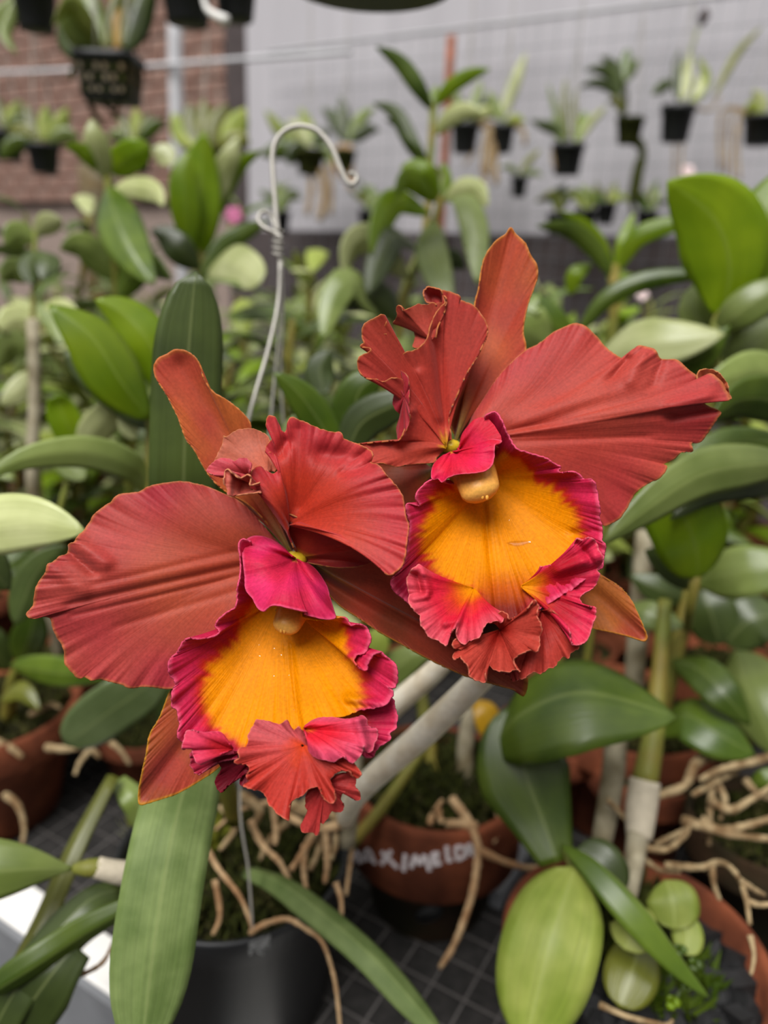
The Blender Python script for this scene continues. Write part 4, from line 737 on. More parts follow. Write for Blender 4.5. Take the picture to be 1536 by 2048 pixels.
# terracotta pot with chalked lettering
c, r = mouth(872, 1548, .884, 174)
cp = thing('potted_orchid', (c.x, c.y, BZ), 'terracotta pot of roots and moss with white capital letters on its collar', 'potted plant')
hp = c.z - BZ - .002
pot = claypot(cp, c, r, hp, 'claydark', rim=.46)
col_ = lathe('collar', [(r * 1.001, hp * .50), (r * 1.02, hp * .505), (r * 1.02, hp * .97), (r * 1.0, hp * 1.004), (r * .93, hp * 1.004), (r * .9, hp * .9)], M['clay'], pot, c - Vector((0, 0, hp)), seg=56)
medium(cp, c - Vector((0, 0, .012)), r * .9, seed=8, bits=120); mossy(cp, c - Vector((0, 0, .010)), r * .8, 700, 9, 'mossgreen', .022)
# drain hole in the side
dq = None
def onpot(px, py, R):
    ry = rgt * ((px - 768) / F) + upv * (-(py - 1024) / F) + fwd; ox, oy = CAM.x - c.x, CAM.y - c.y
    A, B, Q = ry.x ** 2 + ry.y ** 2, 2 * (ox * ry.x + oy * ry.y), ox * ox + oy * oy - R * R
    return CAM + ry * ((-B - math.sqrt(max(0, B * B - 4 * A * Q))) / (2 * A))
LET = [[[(70, 480), (92, 405), (112, 465), (132, 400), (150, 485)]], [[(170, 470), (218, 385), (268, 492)], [(190, 448), (250, 452)]], [[(318, 398), (442, 522)], [(392, 393), (318, 492)]], [[(502, 418), (488, 545)]],
       [[(545, 520), (578, 430), (612, 490), (650, 430), (688, 542)]], [[(765, 412), (712, 420), (720, 492), (778, 480)], [(716, 452), (762, 446)]], [[(818, 355), (830, 462), (858, 455)]], [[(888, 362), (900, 450), (945, 438), (962, 395), (935, 362), (888, 362)]], [[(960, 440), (990, 342), (1028, 430)], [(972, 402), (1015, 396)]]]
for lt in LET:
    vs_, fs = [], []
    for st in lt:
        q = [onpot(680 + a * .2604, 1600 + b * .2604, r * 1.024) for a, b in cr(st, 6 * len(st))]
        b0 = len(vs_)
        for i, p in enumerate(q):
            t = (q[min(i + 1, len(q) - 1)] - q[max(i - 1, 0)]).normalized(); nr = Vector((p.x - c.x, p.y - c.y, 0)).normalized(); sd = t.cross(nr).normalized()
            w_ = .00165 * (1 + .3 * noise.noise((i * .8, b0, 3))); vs_ += [p - sd * w_ - nr * .0006, p - sd * w_ + nr * .0006, p + sd * w_ + nr * .0006, p + sd * w_ - nr * .0006]
        for i in range(len(q) - 1):
            for k in range(4): fs.append((b0 + i * 4 + k, b0 + i * 4 + (k + 1) % 4, b0 + i * 4 + 4 + (k + 1) % 4, b0 + i * 4 + 4 + k))
        fs += [(b0, b0 + 1, b0 + 2, b0 + 3), tuple(b0 + 4 * (len(q) - 1) + k for k in (3, 2, 1, 0))]
    raw('letter', vs_, fs, M['chalk'], pot, smooth=False)
hl = []
for k in range(18):
    a = 2 * math.pi * k / 18; hl.append(onpot(858 + 28 * math.cos(a), 1826 + 15 * math.sin(a) - 6 * math.cos(a), r * .80))
raw('drain_hole', hl + [p + (p - Vector((c.x, c.y, p.z))).normalized() * .002 for p in hl], [tuple(range(18))] + [(k, (k + 1) % 18, 18 + (k + 1) % 18, 18 + k) for k in range(18)], M['charcoal'], pot)
ptube('pseudobulb', [(700, 1690, .60), (760, 1620, .60), (830, 1520, .61), (900, 1400, .62)], [24, 24, 22, 18], M['stem'], cp, seg=12)
ptube('pseudobulb', [(940, 1640, .66), (930, 1500, .67), (950, 1380, .68)], [30, 34, 26], M['canegrey'], cp, seg=12)
ptube('pseudobulb', [(880, 1620, .68), (860, 1500, .69), (840, 1380, .70)], [26, 30, 24], M['stem'], cp, seg=12)
leaf(cp, [(945, 1400, .66), (970, 1420, .65), (985, 1470, .65), (960, 1500, .65)], 60, 'yellow', 'lance')
leaf(cp, [(720, 1330, .66), (750, 1290, .65), (765, 1250, .65)], 60, 'yl', 'lance')
leaf(cp, [(700, 1400, .68), (760, 1360, .66), (830, 1310, .65), (880, 1300, .65)], 70, 'gr', 'lance')
roots(cp, [[20, (905, 1600, .62), (935, 1640, .60), (955, 1690, .588), (950, 1760, .583), (935, 1820, .58), (908, 1890, .578), (880, 1935, .58)], [17, (958, 1700, .588), (1000, 1720, .59), (1050, 1735, .60), (1090, 1735, .61)],
           [22, (955, 1655, .595), (920, 1648, .60), (885, 1645, .605), (878, 1620, .615)], [18, (745, 1680, .62), (752, 1650, .625), (775, 1638, .63), (800, 1655, .63)], [16, (985, 1600, .63), (998, 1630, .62), (995, 1665, .61), (985, 1685, .605)], [16, (860, 1650, .605), (865, 1630, .61), (885, 1600, .62)]], 'root', 16, seed=70)

# large terracotta pot with a broad-leaved orchid
c, r = mouth(1272, 1888, .88, 264)
bt_ = thing('potted_orchid', (c.x, c.y, BZ), 'broad-leaved orchid in the large terracotta pot filled with charcoal', 'potted plant')
claypot(bt_, c, r, c.z - BZ - .002, 'clay', rim=.3)
medium(bt_, c - Vector((0, 0, .026)), r * .9, 'charcoal', .01, 11, 'charcoal', 150, bs=.014)
mossy(bt_, c + Vector((.02, -.01, -.022)), r * .35, 350, 12, 'md', .024); mossy(bt_, c + Vector((-.005, .035, -.02)), r * .45, 420, 13, 'mossgreen', .03)
leaf(bt_, [(1150, 1735, .475), (1125, 1810, .455), (1095, 1910, .44), (1050, 2090, .43)], 190, 'yl', 'oval', fold=.28, n=26, label='pale yellow-green oval leaf')
leaf(bt_, [(1115, 1725, .49), (1085, 1640, .50), (1045, 1530, .51), (1015, 1415, .53)], 188, 'md', 'tongue', fold=.2, roll=10, n=24)
leaf(bt_, [(985, 1500, .53), (1040, 1430, .505), (1170, 1385, .49), (1355, 1434, .485)], 235, 'md', 'lance', fold=.16, roll=-35, cup=.1, n=24)
leaf(bt_, [(1122, 1688, .49), (1190, 1720, .47), (1290, 1820, .45), (1418, 1995, .44)], 84, 'md', 'lance', fold=.8, roll=-58, n=24)
leaf(bt_, [(1150, 1700, .50), (1200, 1740, .49), (1225, 1800, .485)], 110, 'dk', 'oval', fold=.2)
leaf(bt_, [(1330, 1760, .50), (1345, 1800, .49), (1350, 1860, .485)], 100, 'yl', 'oval', fold=.2)
leaf(bt_, [(1255, 1815, .47), (1265, 1850, .46), (1250, 1900, .455)], 92, 'yl', 'oval', fold=.15, roll=20)
leaf(bt_, [(1285, 1880, .48), (1265, 1940, .465), (1240, 2015, .455)], 105, 'ol', 'oval', fold=.2)
leaf(bt_, [(1360, 1830, .49), (1375, 1870, .485), (1370, 1910, .48)], 60, 'yl', 'oval', fold=.2)
ptube('pseudobulb', [(1330, 1200, .60), (1320, 1330, .585), (1305, 1480, .565), (1288, 1570, .555)], [26, 32, 44, 52], M['stem'], bt_, seg=14)
ptube('leaf_sheath', [(1290, 1560, .553), (1282, 1620, .548), (1278, 1678, .54)], [60, 62, 50], M['sheath'], bt_, seg=16)
ptube('pseudobulb', [(1276, 1670, .54), (1266, 1740, .525), (1255, 1800, .505)], [44, 38, 34], M['canegrey'], bt_, seg=14)
ptube('pseudobulb', [(1235, 1420, .60), (1225, 1560, .58), (1200, 1700, .56)], [44, 46, 40], M['canegrey'], bt_, seg=14)
ptube('stem', [(1130, 1700, .49), (1142, 1735, .485), (1155, 1770, .485)], [14, 12, 10], M['stem'], bt_, seg=10)
roots(bt_, [[16, (1330, 1730, .52), (1400, 1735, .51), (1440, 1725, .505), (1470, 1745, .49), (1490, 1790, .475), (1500, 1850, .465)], [14, (1425, 1735, .505), (1428, 1770, .50), (1440, 1800, .497)], [14, (1490, 1800, .475), (1520, 1810, .47), (1560, 1805, .47)], [14, (1200, 2010, .45), (1260, 2035, .44), (1330, 2050, .437), (1345, 2040, .44)], [14, (1480, 1760, .48), (1510, 1780, .48), (1530, 1790, .48)], [12, (1500, 1870, .46), (1508, 1910, .455), (1502, 1950, .452)], [16, (1270, 1690, .54), (1330, 1700, .53), (1370, 1670, .53), (1380, 1650, .53)], [12, (1290, 1720, .54), (1320, 1740, .53), (1360, 1745, .52)], [14, (1215, 1600, .55), (1235, 1620, .55), (1260, 1650, .55)]], 'paleroot', 14, seed=90)
# clover seedlings
for i, (x, y, s) in enumerate([(1345, 2005, 1), (1375, 1975, .8), (1390, 1930, 1), (1350, 1950, .8), (1360, 1900, .9), (1330, 1890, .8)]):
    cl = thing('clover', P(x, y + 10, .462), 'tiny clover seedling with bright three-part leaf' if i == 0 else 'tiny dark clover seedling among the charcoal', 'seedling', 'clover seedlings in the large pot')
    for k in range(3):
        a = k * 2.1 + i; leaf(cl, [(x, y, .462), (x + 8 * s * math.cos(a), y + 8 * s * math.sin(a), .460), (x + 17 * s * math.cos(a), y + 17 * s * math.sin(a), .461)], 18 * s, 'br' if i == 0 else 'md', 'oval', n=6, m=4, thick=.0004)
    ptube('stem', [(x, y, .462), (x + 2, y + 8, .464), (x + 3, y + 18, .468)], 3, M['stem'], cl, seg=5)

# metal bar on the bench between the two terracotta pots
_a, _b = PZ(1100, 1620, BZ + .012), PZ(990, 1800, BZ + .012); _d = (_b - _a).normalized()
tag(box('metal_bar', (_a + _b) / 2, (_d, zd.cross(_d), zd), ((_b - _a).length / 2, .006, .009), M['greyside'], None, .001), 'grey metal bar lying on the bench between the two terracotta pots', 'bar')
# other pots
def sidepot(px, py, z, rpx, label, mat='clay', seed=0, fill='moss', **k):
    c, r = mouth(px, py, z, rpx); t = thing('potted_orchid', (c.x, c.y, BZ), label, 'potted plant')
    claypot(t, c, r, c.z - BZ - .002, mat, **k); medium(t, c - Vector((0, 0, .018)), r * .9, fill, seed=seed, bits=90); mossy(t, c - Vector((0, 0, .015)), r * .8, 250, seed)
    return t, c
kp, _ = sidepot(-38, 1400, .875, 190, 'orchid in the terracotta pot cut by the frame, pale roots on its rim', seed=21)
roots(kp, [[20, (-20, 1480, .70), (20, 1495, .695), (45, 1515, .69)], [16, (10, 1590, .69), (35, 1610, .68), (48, 1650, .675), (45, 1690, .67)], [14, (60, 1430, .72), (100, 1410, .72), (120, 1415, .71)]], 'paleroot', 16, seed=120)
leaf(kp, [(20, 1330, .70), (110, 1345, .66), (240, 1350, .64)], 64, 'md', 'lance', roll=20)
leaf(kp, [(40, 1330, .72), (60, 1270, .70), (75, 1210, .69)], 70, 'md', 'lance')
leaf(kp, [(20, 1340, .74), (-20, 1290, .72), (-60, 1240, .72)], 70, 'dk', 'lance')
leaf(kp, [(0, 1400, .72), (40, 1380, .70), (80, 1420, .69)], 40, 'ol', 'lance')
ptube('pseudobulb', [(15, 1440, .76), (25, 1370, .73), (40, 1325, .71)], [30, 28, 18], M['stem'], kp, seg=12)
jp, _ = sidepot(290, 1440, .82, 100, 'orchid in a small terracotta pot under the glossy grey-green leaf', seed=22)
leaf(jp, [(335, 1340, .60), (290, 1375, .585), (210, 1430, .58), (130, 1490, .585)], 116, 'gloss', 'oval', fold=.06, roll=-30, label='glossy leaf with a white sheen')
leaf(jp, [(330, 1340, .62), (350, 1400, .62), (330, 1470, .62)], 80, 'dk', 'lance')
roots(jp, [[18, (95, 1495, .66), (130, 1498, .65), (175, 1495, .65), (200, 1515, .65)], [14, (180, 1500, .65), (160, 1525, .645), (150, 1550, .64)], [14, (215, 1480, .66), (240, 1500, .655), (260, 1530, .65)]], 'paleroot', 16, seed=130)
rp_, _ = sidepot(1262, 1410, .88, 172, 'tall cane orchid in the terracotta pot behind the broad green leaf', seed=23)
ptube('pseudobulb', [(1400, 1110, .66), (1375, 1200, .66), (1345, 1330, .66), (1318, 1440, .67)], [24, 28, 34, 36], M['stem'], rp_, seg=12)
ptube('pseudobulb', [(1290, 1060, .70), (1280, 1200, .70), (1265, 1420, .72)], [34, 40, 40], M['canegrey'], rp_, seg=12)
leaf(rp_, [(1395, 1160, .65), (1440, 1150, .62), (1500, 1140, .60), (1620, 1130, .59)], 105, 'gr', 'lance', roll=-10, fold=.15)
leaf(rp_, [(1345, 1320, .65), (1400, 1340, .62), (1450, 1390, .60), (1500, 1450, .60)], 78, 'md', 'lance', roll=-15, fold=.2)
leaf(rp_, [(1310, 1470, .64), (1370, 1430, .62), (1440, 1470, .60), (1510, 1510, .60)], 110, 'md', 'lance', roll=-30, fold=.15)
leaf(rp_, [(1250, 1215, .65), (1290, 1225, .63), (1370, 1255, .62)], 60, 'gr', 'lance', roll=-20)
leaf(rp_, [(1390, 1200, .66), (1320, 1180, .66), (1260, 1150, .67)], 60, 'dk', 'lance')
rq, _ = sidepot(1440, 1320, .875, 120, 'orchid in the terracotta pot by the frame edge under a grey-green leaf', seed=24)
leaf(rq, [(1470, 1300, .70), (1490, 1360, .66), (1520, 1430, .64), (1560, 1520, .63)], 130, 'gr', 'lance', roll=15)
leaf(rq, [(1440, 1290, .74), (1420, 1220, .74), (1400, 1180, .75)], 100, 'dk', 'oval')
leaf(rq, [(1450, 1290, .74), (1500, 1240, .73), (1560, 1230, .73)], 110, 'dk', 'oval')
rr2, c = sidepot(1530, 1640, .87, 150, 'root-filled dark pot at the frame edge with a tangle of pale roots', 'claydark', seed=25)
roots(rr2, [[20, (1560, 1510, .62), (1500, 1525, .60), (1440, 1540, .59), (1400, 1560, .58)], [24, (1480, 1510, .63), (1400, 1520, .61), (1370, 1570, .59), (1320, 1590, .58), (1290, 1600, .585)], [18, (1470, 1540, .61), (1420, 1570, .59), (1385, 1590, .58)], [22, (1400, 1640, .57), (1440, 1660, .565), (1500, 1650, .56), (1560, 1630, .56)], [22, (1365, 1640, .575), (1410, 1655, .565), (1470, 1670, .56), (1560, 1680, .56)], [20, (1420, 1600, .58), (1460, 1620, .575), (1500, 1600, .575), (1550, 1570, .58)], [16, (1425, 1560, .60), (1420, 1620, .58), (1418, 1690, .575)], [16, (1435, 1570, .60), (1450, 1600, .59), (1440, 1640, .58)], [16, (1490, 1560, .60), (1520, 1590, .59), (1560, 1600, .59)], [14, (1310, 1690, .57), (1350, 1670, .57), (1390, 1650, .57)]], 'paleroot', 18, seed=140)
leaf(rr2, [(1500, 1570, .60), (1530, 1560, .59), (1570, 1540, .59)], 40, 'md', 'lance')

# ------------------------------------------------------------------ leafy plants standing behind the flowers
def plant(name, label, leaves, stems, cat='plant', group='leafy orchids behind the flowers', foot=None, potr=.055, smat='stem'):
    b = UV(foot[1], foot[2], BZ) if foot and foot[0] == 'uv' else PZ(foot[0], foot[1], BZ) if foot else P(*stems[0][0][-1])
    t = thing(name, (b.x, b.y, BZ), label, cat, group)
    for st in stems:
        pts, w = st[0], st[1]; wp = [P(*p) for p in pts]; lo = wp[-1]
        if lo.z > BZ + .12: wp.append(Vector((b.x + .2 * (lo.x - b.x) * (foot is None), b.y, BZ + .09)))
        tube('stem', wp, [w / F * pts[0][2] / 2] * (len(wp) - 1) + [w / F * pts[0][2] / 2 * 1.1], M[st[2] if len(st) > 2 else smat], t, seg=10)
    if True:
        claypot(t, Vector((b.x, b.y, BZ + .105)), potr, .103, 'clay'); medium(t, Vector((b.x, b.y, BZ + .095)), potr * .88, seed=len(leaves), bits=20)
    for lf in leaves:
        pts, w, m = lf[0], lf[1], lf[2]; kw = lf[3] if len(lf) > 3 else {}
        leaf(t, pts, w, m, **kw)
    return t
plant('leafy_orchid', 'upright plant with tall bright sword leaves beside the pale post', [
    ([(398, 520, .92), (400, 430, .90), (402, 340, .89), (408, 262, .88)], 84, 'br'), ([(380, 500, .90), (372, 420, .88), (366, 350, .87), (378, 300, .87)], 62, 'br'),
    ([(420, 430, .92), (440, 360, .91), (462, 310, .90), (478, 272, .90)], 50, 'pl'), ([(425, 450, .93), (450, 380, .92), (480, 330, .91), (525, 300, .90)], 34, 'br'),
    ([(345, 330, .95), (330, 310, .95), (305, 295, .95)], 46, 'pl'), ([(415, 545, .86), (450, 520, .83), (490, 540, .80), (522, 565, .78)], 84, 'pl', dict(prof='oval', roll=-20)),
    ([(400, 540, .90), (360, 500, .88), (330, 470, .88), (300, 460, .88)], 60, 'dk'), ([(400, 560, .9), (440, 500, .9), (480, 470, .9), (540, 440, .91)], 40, 'md')],
    [([(400, 500, .92), (398, 560, .92), (396, 640, .93)], 18)])
plant('leafy_orchid', 'cane plant with a pale tip leaf below the hanging basket', [
    ([(213, 360, .84), (200, 310, .82), (188, 270, .81), (182, 238, .81)], 52, 'pl'), ([(212, 350, .84), (185, 318, .82), (160, 300, .81), (130, 292, .80)], 34, 'br'),
    ([(222, 345, .84), (250, 320, .82), (275, 305, .81), (300, 290, .81)], 62, 'br', dict(prof='oval')), ([(216, 370, .83), (230, 430, .79), (262, 500, .77), (310, 570, .76)], 92, 'md', dict(fold=.4)),
    ([(225, 380, .84), (270, 375, .83), (310, 385, .82), (328, 412, .81)], 46, 'pl'), ([(230, 560, .86), (180, 500, .83), (150, 490, .82), (120, 500, .81)], 60, 'gr'), ([(235, 600, .86), (270, 540, .83), (300, 530, .82), (345, 560, .81)], 62, 'md')],
    [([(214, 350, .84), (222, 430, .84), (232, 560, .86), (236, 650, .88)], 16)])
plant('leafy_orchid', 'near plant with two broad bright leaves next to the dark strap leaf', [
    ([(300, 840, .54), (240, 760, .52), (180, 670, .51), (98, 610, .505)], 118, 'br', dict(fold=.35, roll=15)), ([(330, 790, .56), (300, 690, .545), (250, 630, .54), (190, 598, .535)], 96, 'br', dict(fold=.25)),
    ([(300, 860, .56), (240, 780, .56), (160, 730, .56), (130, 700, .56)], 90, 'dk'), ([(290, 990, .56), (275, 940, .52), (180, 905, .49), (60, 915, .47), (-40, 960, .46)], 66, 'gr', dict(roll=-25)),
    ([(160, 900, .60), (135, 850, .59), (118, 810, .585), (112, 792, .58)], 64, 'br', dict(prof='oval')), ([(165, 900, .60), (190, 860, .59), (215, 830, .585), (228, 805, .58)], 66, 'pl', dict(prof='oval')),
    ([(270, 880, .57), (258, 850, .57), (262, 820, .57), (275, 800, .57)], 44, 'pl'), ([(170, 960, .6), (110, 900, .6), (90, 880, .6)], 60, 'gr')],
    [([(300, 830, .55), (296, 960, .57), (290, 1100, .60)], 16), ([(165, 890, .60), (125, 1000, .62), (128, 1100, .63)], 13)], foot=(230, 1330))
plant('leafy_orchid', 'near plant with a big pale leaf entering from the frame edge', [
    ([(-140, 1080, .42), (-40, 1055, .41), (60, 1045, .405), (170, 1062, .40)], 122, 'pl', dict(fold=.2)), ([(-120, 1090, .46), (-40, 1120, .46), (20, 1180, .47)], 90, 'dk'), ([(30, 1250, .55), (70, 1150, .55), (130, 1090, .55)], 70, 'dk')],
    [([(-140, 1080, .42), (-150, 1200, .44), (-140, 1300, .46)], 16)], foot=('uv', -.84, .40))
plant('leafy_orchid', 'tall central cane plant whose top leaves spread against the grey wall', [
    ([(866, 225, 1.0), (840, 180, .98), (800, 125, .97), (750, 92, .96)], 34, 'md'), ([(868, 215, 1.0), (900, 175, .98), (940, 150, .97), (980, 138, .96)], 30, 'br'), ([(866, 220, 1.0), (870, 190, 1.0), (872, 170, 1.0)], 24, 'br'),
    ([(870, 270, 1.0), (900, 235, .98), (930, 222, .97), (965, 228, .96)], 36, 'pl'), ([(855, 330, 1.0), (820, 280, 1.0), (790, 225, 1.0), (745, 205, 1.0)], 34, 'dk'), ([(850, 330, 1.02), (830, 300, 1.02), (800, 250, 1.02), (770, 240, 1.02)], 30, 'dk'),
    ([(866, 310, 1.0), (850, 320, 1.0), (826, 300, 1.0), (800, 270, 1.0)], 30, 'md')],
    [([(867, 210, 1.0), (862, 300, 1.0), (848, 480, 1.0), (800, 640, 1.0)], 16)])
plant('leafy_orchid', 'central cane plant with drooping grey-green leaves below the rusty pole', [
    ([(872, 405, .88), (840, 370, .86), (812, 360, .85), (790, 395, .84)], 44, 'br'), ([(878, 400, .88), (850, 350, .86), (835, 335, .86), (800, 335, .86)], 46, 'br'), ([(882, 400, .88), (872, 360, .88), (868, 330, .87)], 40, 'pl'), ([(885, 400, .88), (890, 360, .88), (886, 325, .88)], 30, 'br'),
    ([(888, 400, .88), (920, 375, .86), (955, 380, .85), (975, 415, .84)], 40, 'pl'), ([(884, 405, .87), (925, 395, .84), (950, 460, .82), (955, 570, .81)], 58, 'gr', dict(fold=.15)), ([(868, 440, .87), (860, 490, .83), (880, 560, .81), (905, 625, .80)], 66, 'gr', dict(fold=.15)),
    ([(860, 430, .88), (800, 400, .86), (770, 430, .85), (742, 510, .84)], 56, 'br'), ([(840, 500, .88), (790, 470, .85), (760, 520, .84), (735, 590, .83)], 62, 'dk'), ([(820, 560, .88), (740, 480, .85), (700, 500, .84), (688, 560, .83)], 60, 'pl'), ([(760, 640, .86), (710, 560, .83), (670, 590, .82), (645, 680, .81)], 66, 'gr'), ([(800, 640, .87), (760, 600, .85), (720, 600, .84), (690, 620, .84)], 70, 'dk'), ([(850, 560, .9), (900, 520, .9), (930, 540, .9)], 50, 'dk')],
    [([(882, 395, .88), (870, 440, .88), (838, 520, .88), (790, 640, .88), (770, 720, .88)], 15)])
plant('leafy_orchid', 'plant with upright lime leaves cut by the frame edge', [
    ([(1440, 640, .62), (1460, 540, .60), (1430, 440, .585), (1335, 362, .575)], 175, 'br', dict(fold=.12, roll=10)), ([(1460, 640, .62), (1500, 520, .61), (1540, 420, .60), (1590, 320, .60)], 130, 'br'),
    ([(1430, 670, .62), (1470, 630, .60), (1530, 590, .59), (1600, 560, .59)], 76, 'gr'), ([(1430, 700, .64), (1390, 620, .64), (1400, 560, .64)], 70, 'gr'), ([(1440, 720, .64), (1500, 700, .63), (1560, 640, .63)], 130, 'gr')],
    [([(1445, 620, .62), (1425, 690, .62), (1415, 800, .63)], 30)])
plant('leafy_orchid', 'slender plant with four arching leaves in a fan above the upper flower', [
    ([(1228, 560, .84), (1190, 500, .83), (1140, 460, .82), (1072, 452, .81)], 38, 'md'), ([(1226, 545, .84), (1200, 490, .83), (1165, 450, .82), (1120, 422, .81)], 30, 'br'), ([(1232, 545, .84), (1245, 495, .83), (1255, 460, .83), (1268, 425, .83)], 30, 'br'), ([(1236, 545, .84), (1270, 480, .82), (1330, 452, .81), (1405, 440, .80)], 40, 'br'), ([(1140, 590, .86), (1150, 550, .85), (1170, 535, .85), (1185, 530, .85)], 34, 'br')],
    [([(1230, 530, .84), (1226, 600, .84), (1222, 680, .85)], 20)])
plant('leafy_orchid', 'plant with a long arching leaf and a wide pale leaf behind the upper flower petal', [
    ([(1150, 680, .70), (1210, 600, .68), (1300, 558, .67), (1440, 545, .66)], 40, 'md', dict(fold=.4)), ([(1180, 740, .66), (1260, 690, .62), (1340, 680, .60), (1450, 668, .59)], 105, 'pl', dict(roll=-25, prof='lance')), ([(1200, 740, .66), (1300, 720, .63), (1390, 720, .61), (1460, 650, .60)], 80, 'md'),
    ([(1100, 700, .7), (1060, 660, .69), (1040, 620, .69), (1080, 590, .69)], 90, 'gr'), ([(1150, 690, .72), (1100, 640, .71), (1060, 580, .71)], 60, 'md')],
    [([(1180, 690, .68), (1180, 790, .68)], 18)])
plant('leafy_orchid', 'plant with dark glossy arching leaves touching the upper flower tip', [
    ([(1600, 930, .50), (1500, 930, .47), (1380, 960, .45), (1200, 1090, .44)], 96, 'gr', dict(roll=-15, fold=.25)), ([(1600, 960, .52), (1520, 960, .50), (1420, 980, .49), (1340, 1040, .49)], 70, 'dk'), ([(1640, 830, .52), (1540, 800, .50), (1480, 800, .49), (1420, 840, .48)], 96, 'md', dict(roll=-20)),
    ([(1600, 760, .56), (1530, 740, .55), (1470, 750, .54), (1400, 780, .54)], 80, 'gr'), ([(1600, 900, .53), (1500, 880, .53), (1420, 900, .53), (1330, 980, .53)], 60, 'md')],
    [([(1600, 920, .50), (1640, 1050, .52)], 20)], foot=(1800, 1500))
plant('leafy_orchid', 'plant with one rounded dark green leaf lit along its rim', [
    ([(1395, 1160, .52), (1390, 1090, .50), (1350, 1010, .49), (1265, 965, .485)], 150, 'br', dict(prof='oval', fold=.1, cup=.1)), ([(1390, 1180, .54), (1340, 1130, .54), (1290, 1100, .54)], 60, 'dk')],
    [([(1392, 1150, .52), (1378, 1230, .55)], 20)], foot=(1350, 1400))
plant('leafy_orchid', 'small plant with two upright leaves between the two flowers', [
    ([(690, 920, .48), (650, 860, .47), (600, 790, .46), (548, 745, .455)], 70, 'md'), ([(700, 920, .48), (705, 840, .475), (720, 780, .47), (770, 745, .47)], 90, 'md'), ([(690, 930, .46), (720, 850, .455), (790, 810, .45), (850, 790, .45)], 80, 'dk', dict(fold=.3)), ([(560, 900, .5), (600, 850, .5), (640, 830, .5)], 50, 'gr'), ([(650, 790, .55), (640, 740, .55), (660, 700, .55)], 60, 'dk')],
    [([(695, 900, .48), (700, 1000, .50)], 16)], foot=(780, 1330))
plant('leafy_orchid', 'plant on a grey stake at the frame edge with small paired leaves', [
    ([(70, 480, .80), (40, 470, .79), (10, 490, .78)], 56, 'gr'), ([(72, 470, .80), (90, 450, .79), (125, 440, .78)], 44, 'pl'), ([(72, 500, .80), (60, 530, .79), (65, 570, .78)], 44, 'dk'), ([(74, 500, .8), (95, 520, .79), (85, 560, .78)], 50, 'dk'), ([(70, 560, .8), (30, 540, .79), (0, 560, .78)], 50, 'gr'), ([(70, 640, .8), (30, 640, .79), (0, 660, .78)], 60, 'pl'), ([(75, 600, .8), (110, 640, .79), (125, 690, .78)], 50, 'gr'), ([(75, 640, .8), (120, 620, .79), (160, 630, .78)], 46, 'pl'), ([(70, 700, .8), (20, 690, .79), (-10, 740, .78)], 60, 'gr'), ([(75, 740, .8), (40, 780, .79), (0, 810, .78)], 50, 'pl')],
    [([(72, 450, .80), (66, 620, .80), (64, 800, .80)], 10, 'stem'), ([(66, 640, .78), (70, 800, .78), (68, 1000, .79)], 26, 'canegrey')])
plant('leafy_orchid', 'plant with the yellowed leaf between the upper flower and the wide pale leaf', [
    ([(1235, 740, .72), (1225, 710, .71), (1230, 690, .71), (1255, 680, .71)], 40, 'yellow'), ([(1250, 760, .72), (1260, 730, .71), (1270, 715, .71)], 40, 'yellow'), ([(1240, 780, .73), (1280, 740, .73), (1310, 730, .73)], 50, 'md')],
    [([(1238, 730, .72), (1240, 820, .73)], 14)])

# filler plants: canes with alternate leaves, standing in rows across the bench
LM = {}
def unit_leaf(shape, mat):
    if (shape, mat) not in LM:
        pr, wd, droop, fo = shape
        vs_, fs, uv = blade([Vector((0, 0, 0)), Vector((.33, 0, .10)), Vector((.68, 0, .08 - droop * .3)), Vector((1, 0, -droop))], Vector((0, 1, 0)), wd / 2, pr, fo, 0, .04, 12, 6, 3)
        me = bpy.data.meshes.new('leaf'); me.from_pydata([tuple(v) for v in vs_], [], fs); setuv(me, uv)
        me.materials.append(M[mat]); me.polygons.foreach_set('use_smooth', [True] * len(me.polygons)); LM[(shape, mat)] = me
    return LM[(shape, mat)]
SH = [('lance', .30, .15, .25), ('oval', .36, .3, .2), ('lance', .24, .45, .3), ('strap', .17, .35, .3)]
def put_leaf(t, p, az, el, L, shape, mat, rnd, wk=1.0):
    o = bpy.data.objects.new('leaf', unit_leaf(shape, mat)); COL.objects.link(o)
    o.matrix_world = Matrix.Translation(p) @ Matrix.Rotation(az, 4, 'Z') @ Matrix.Rotation(-el, 4, 'Y') @ Matrix.Rotation(rnd.uniform(-.5, .5), 4, 'X') @ Matrix.Diagonal((L, L * wk, L, 1))
    o.parent = t; o.matrix_parent_inverse = t.matrix_world.inverted()
    sm = o.modifiers.new('thickness', 'SOLIDIFY'); sm.thickness = .008; sm.offset = 0
    return o
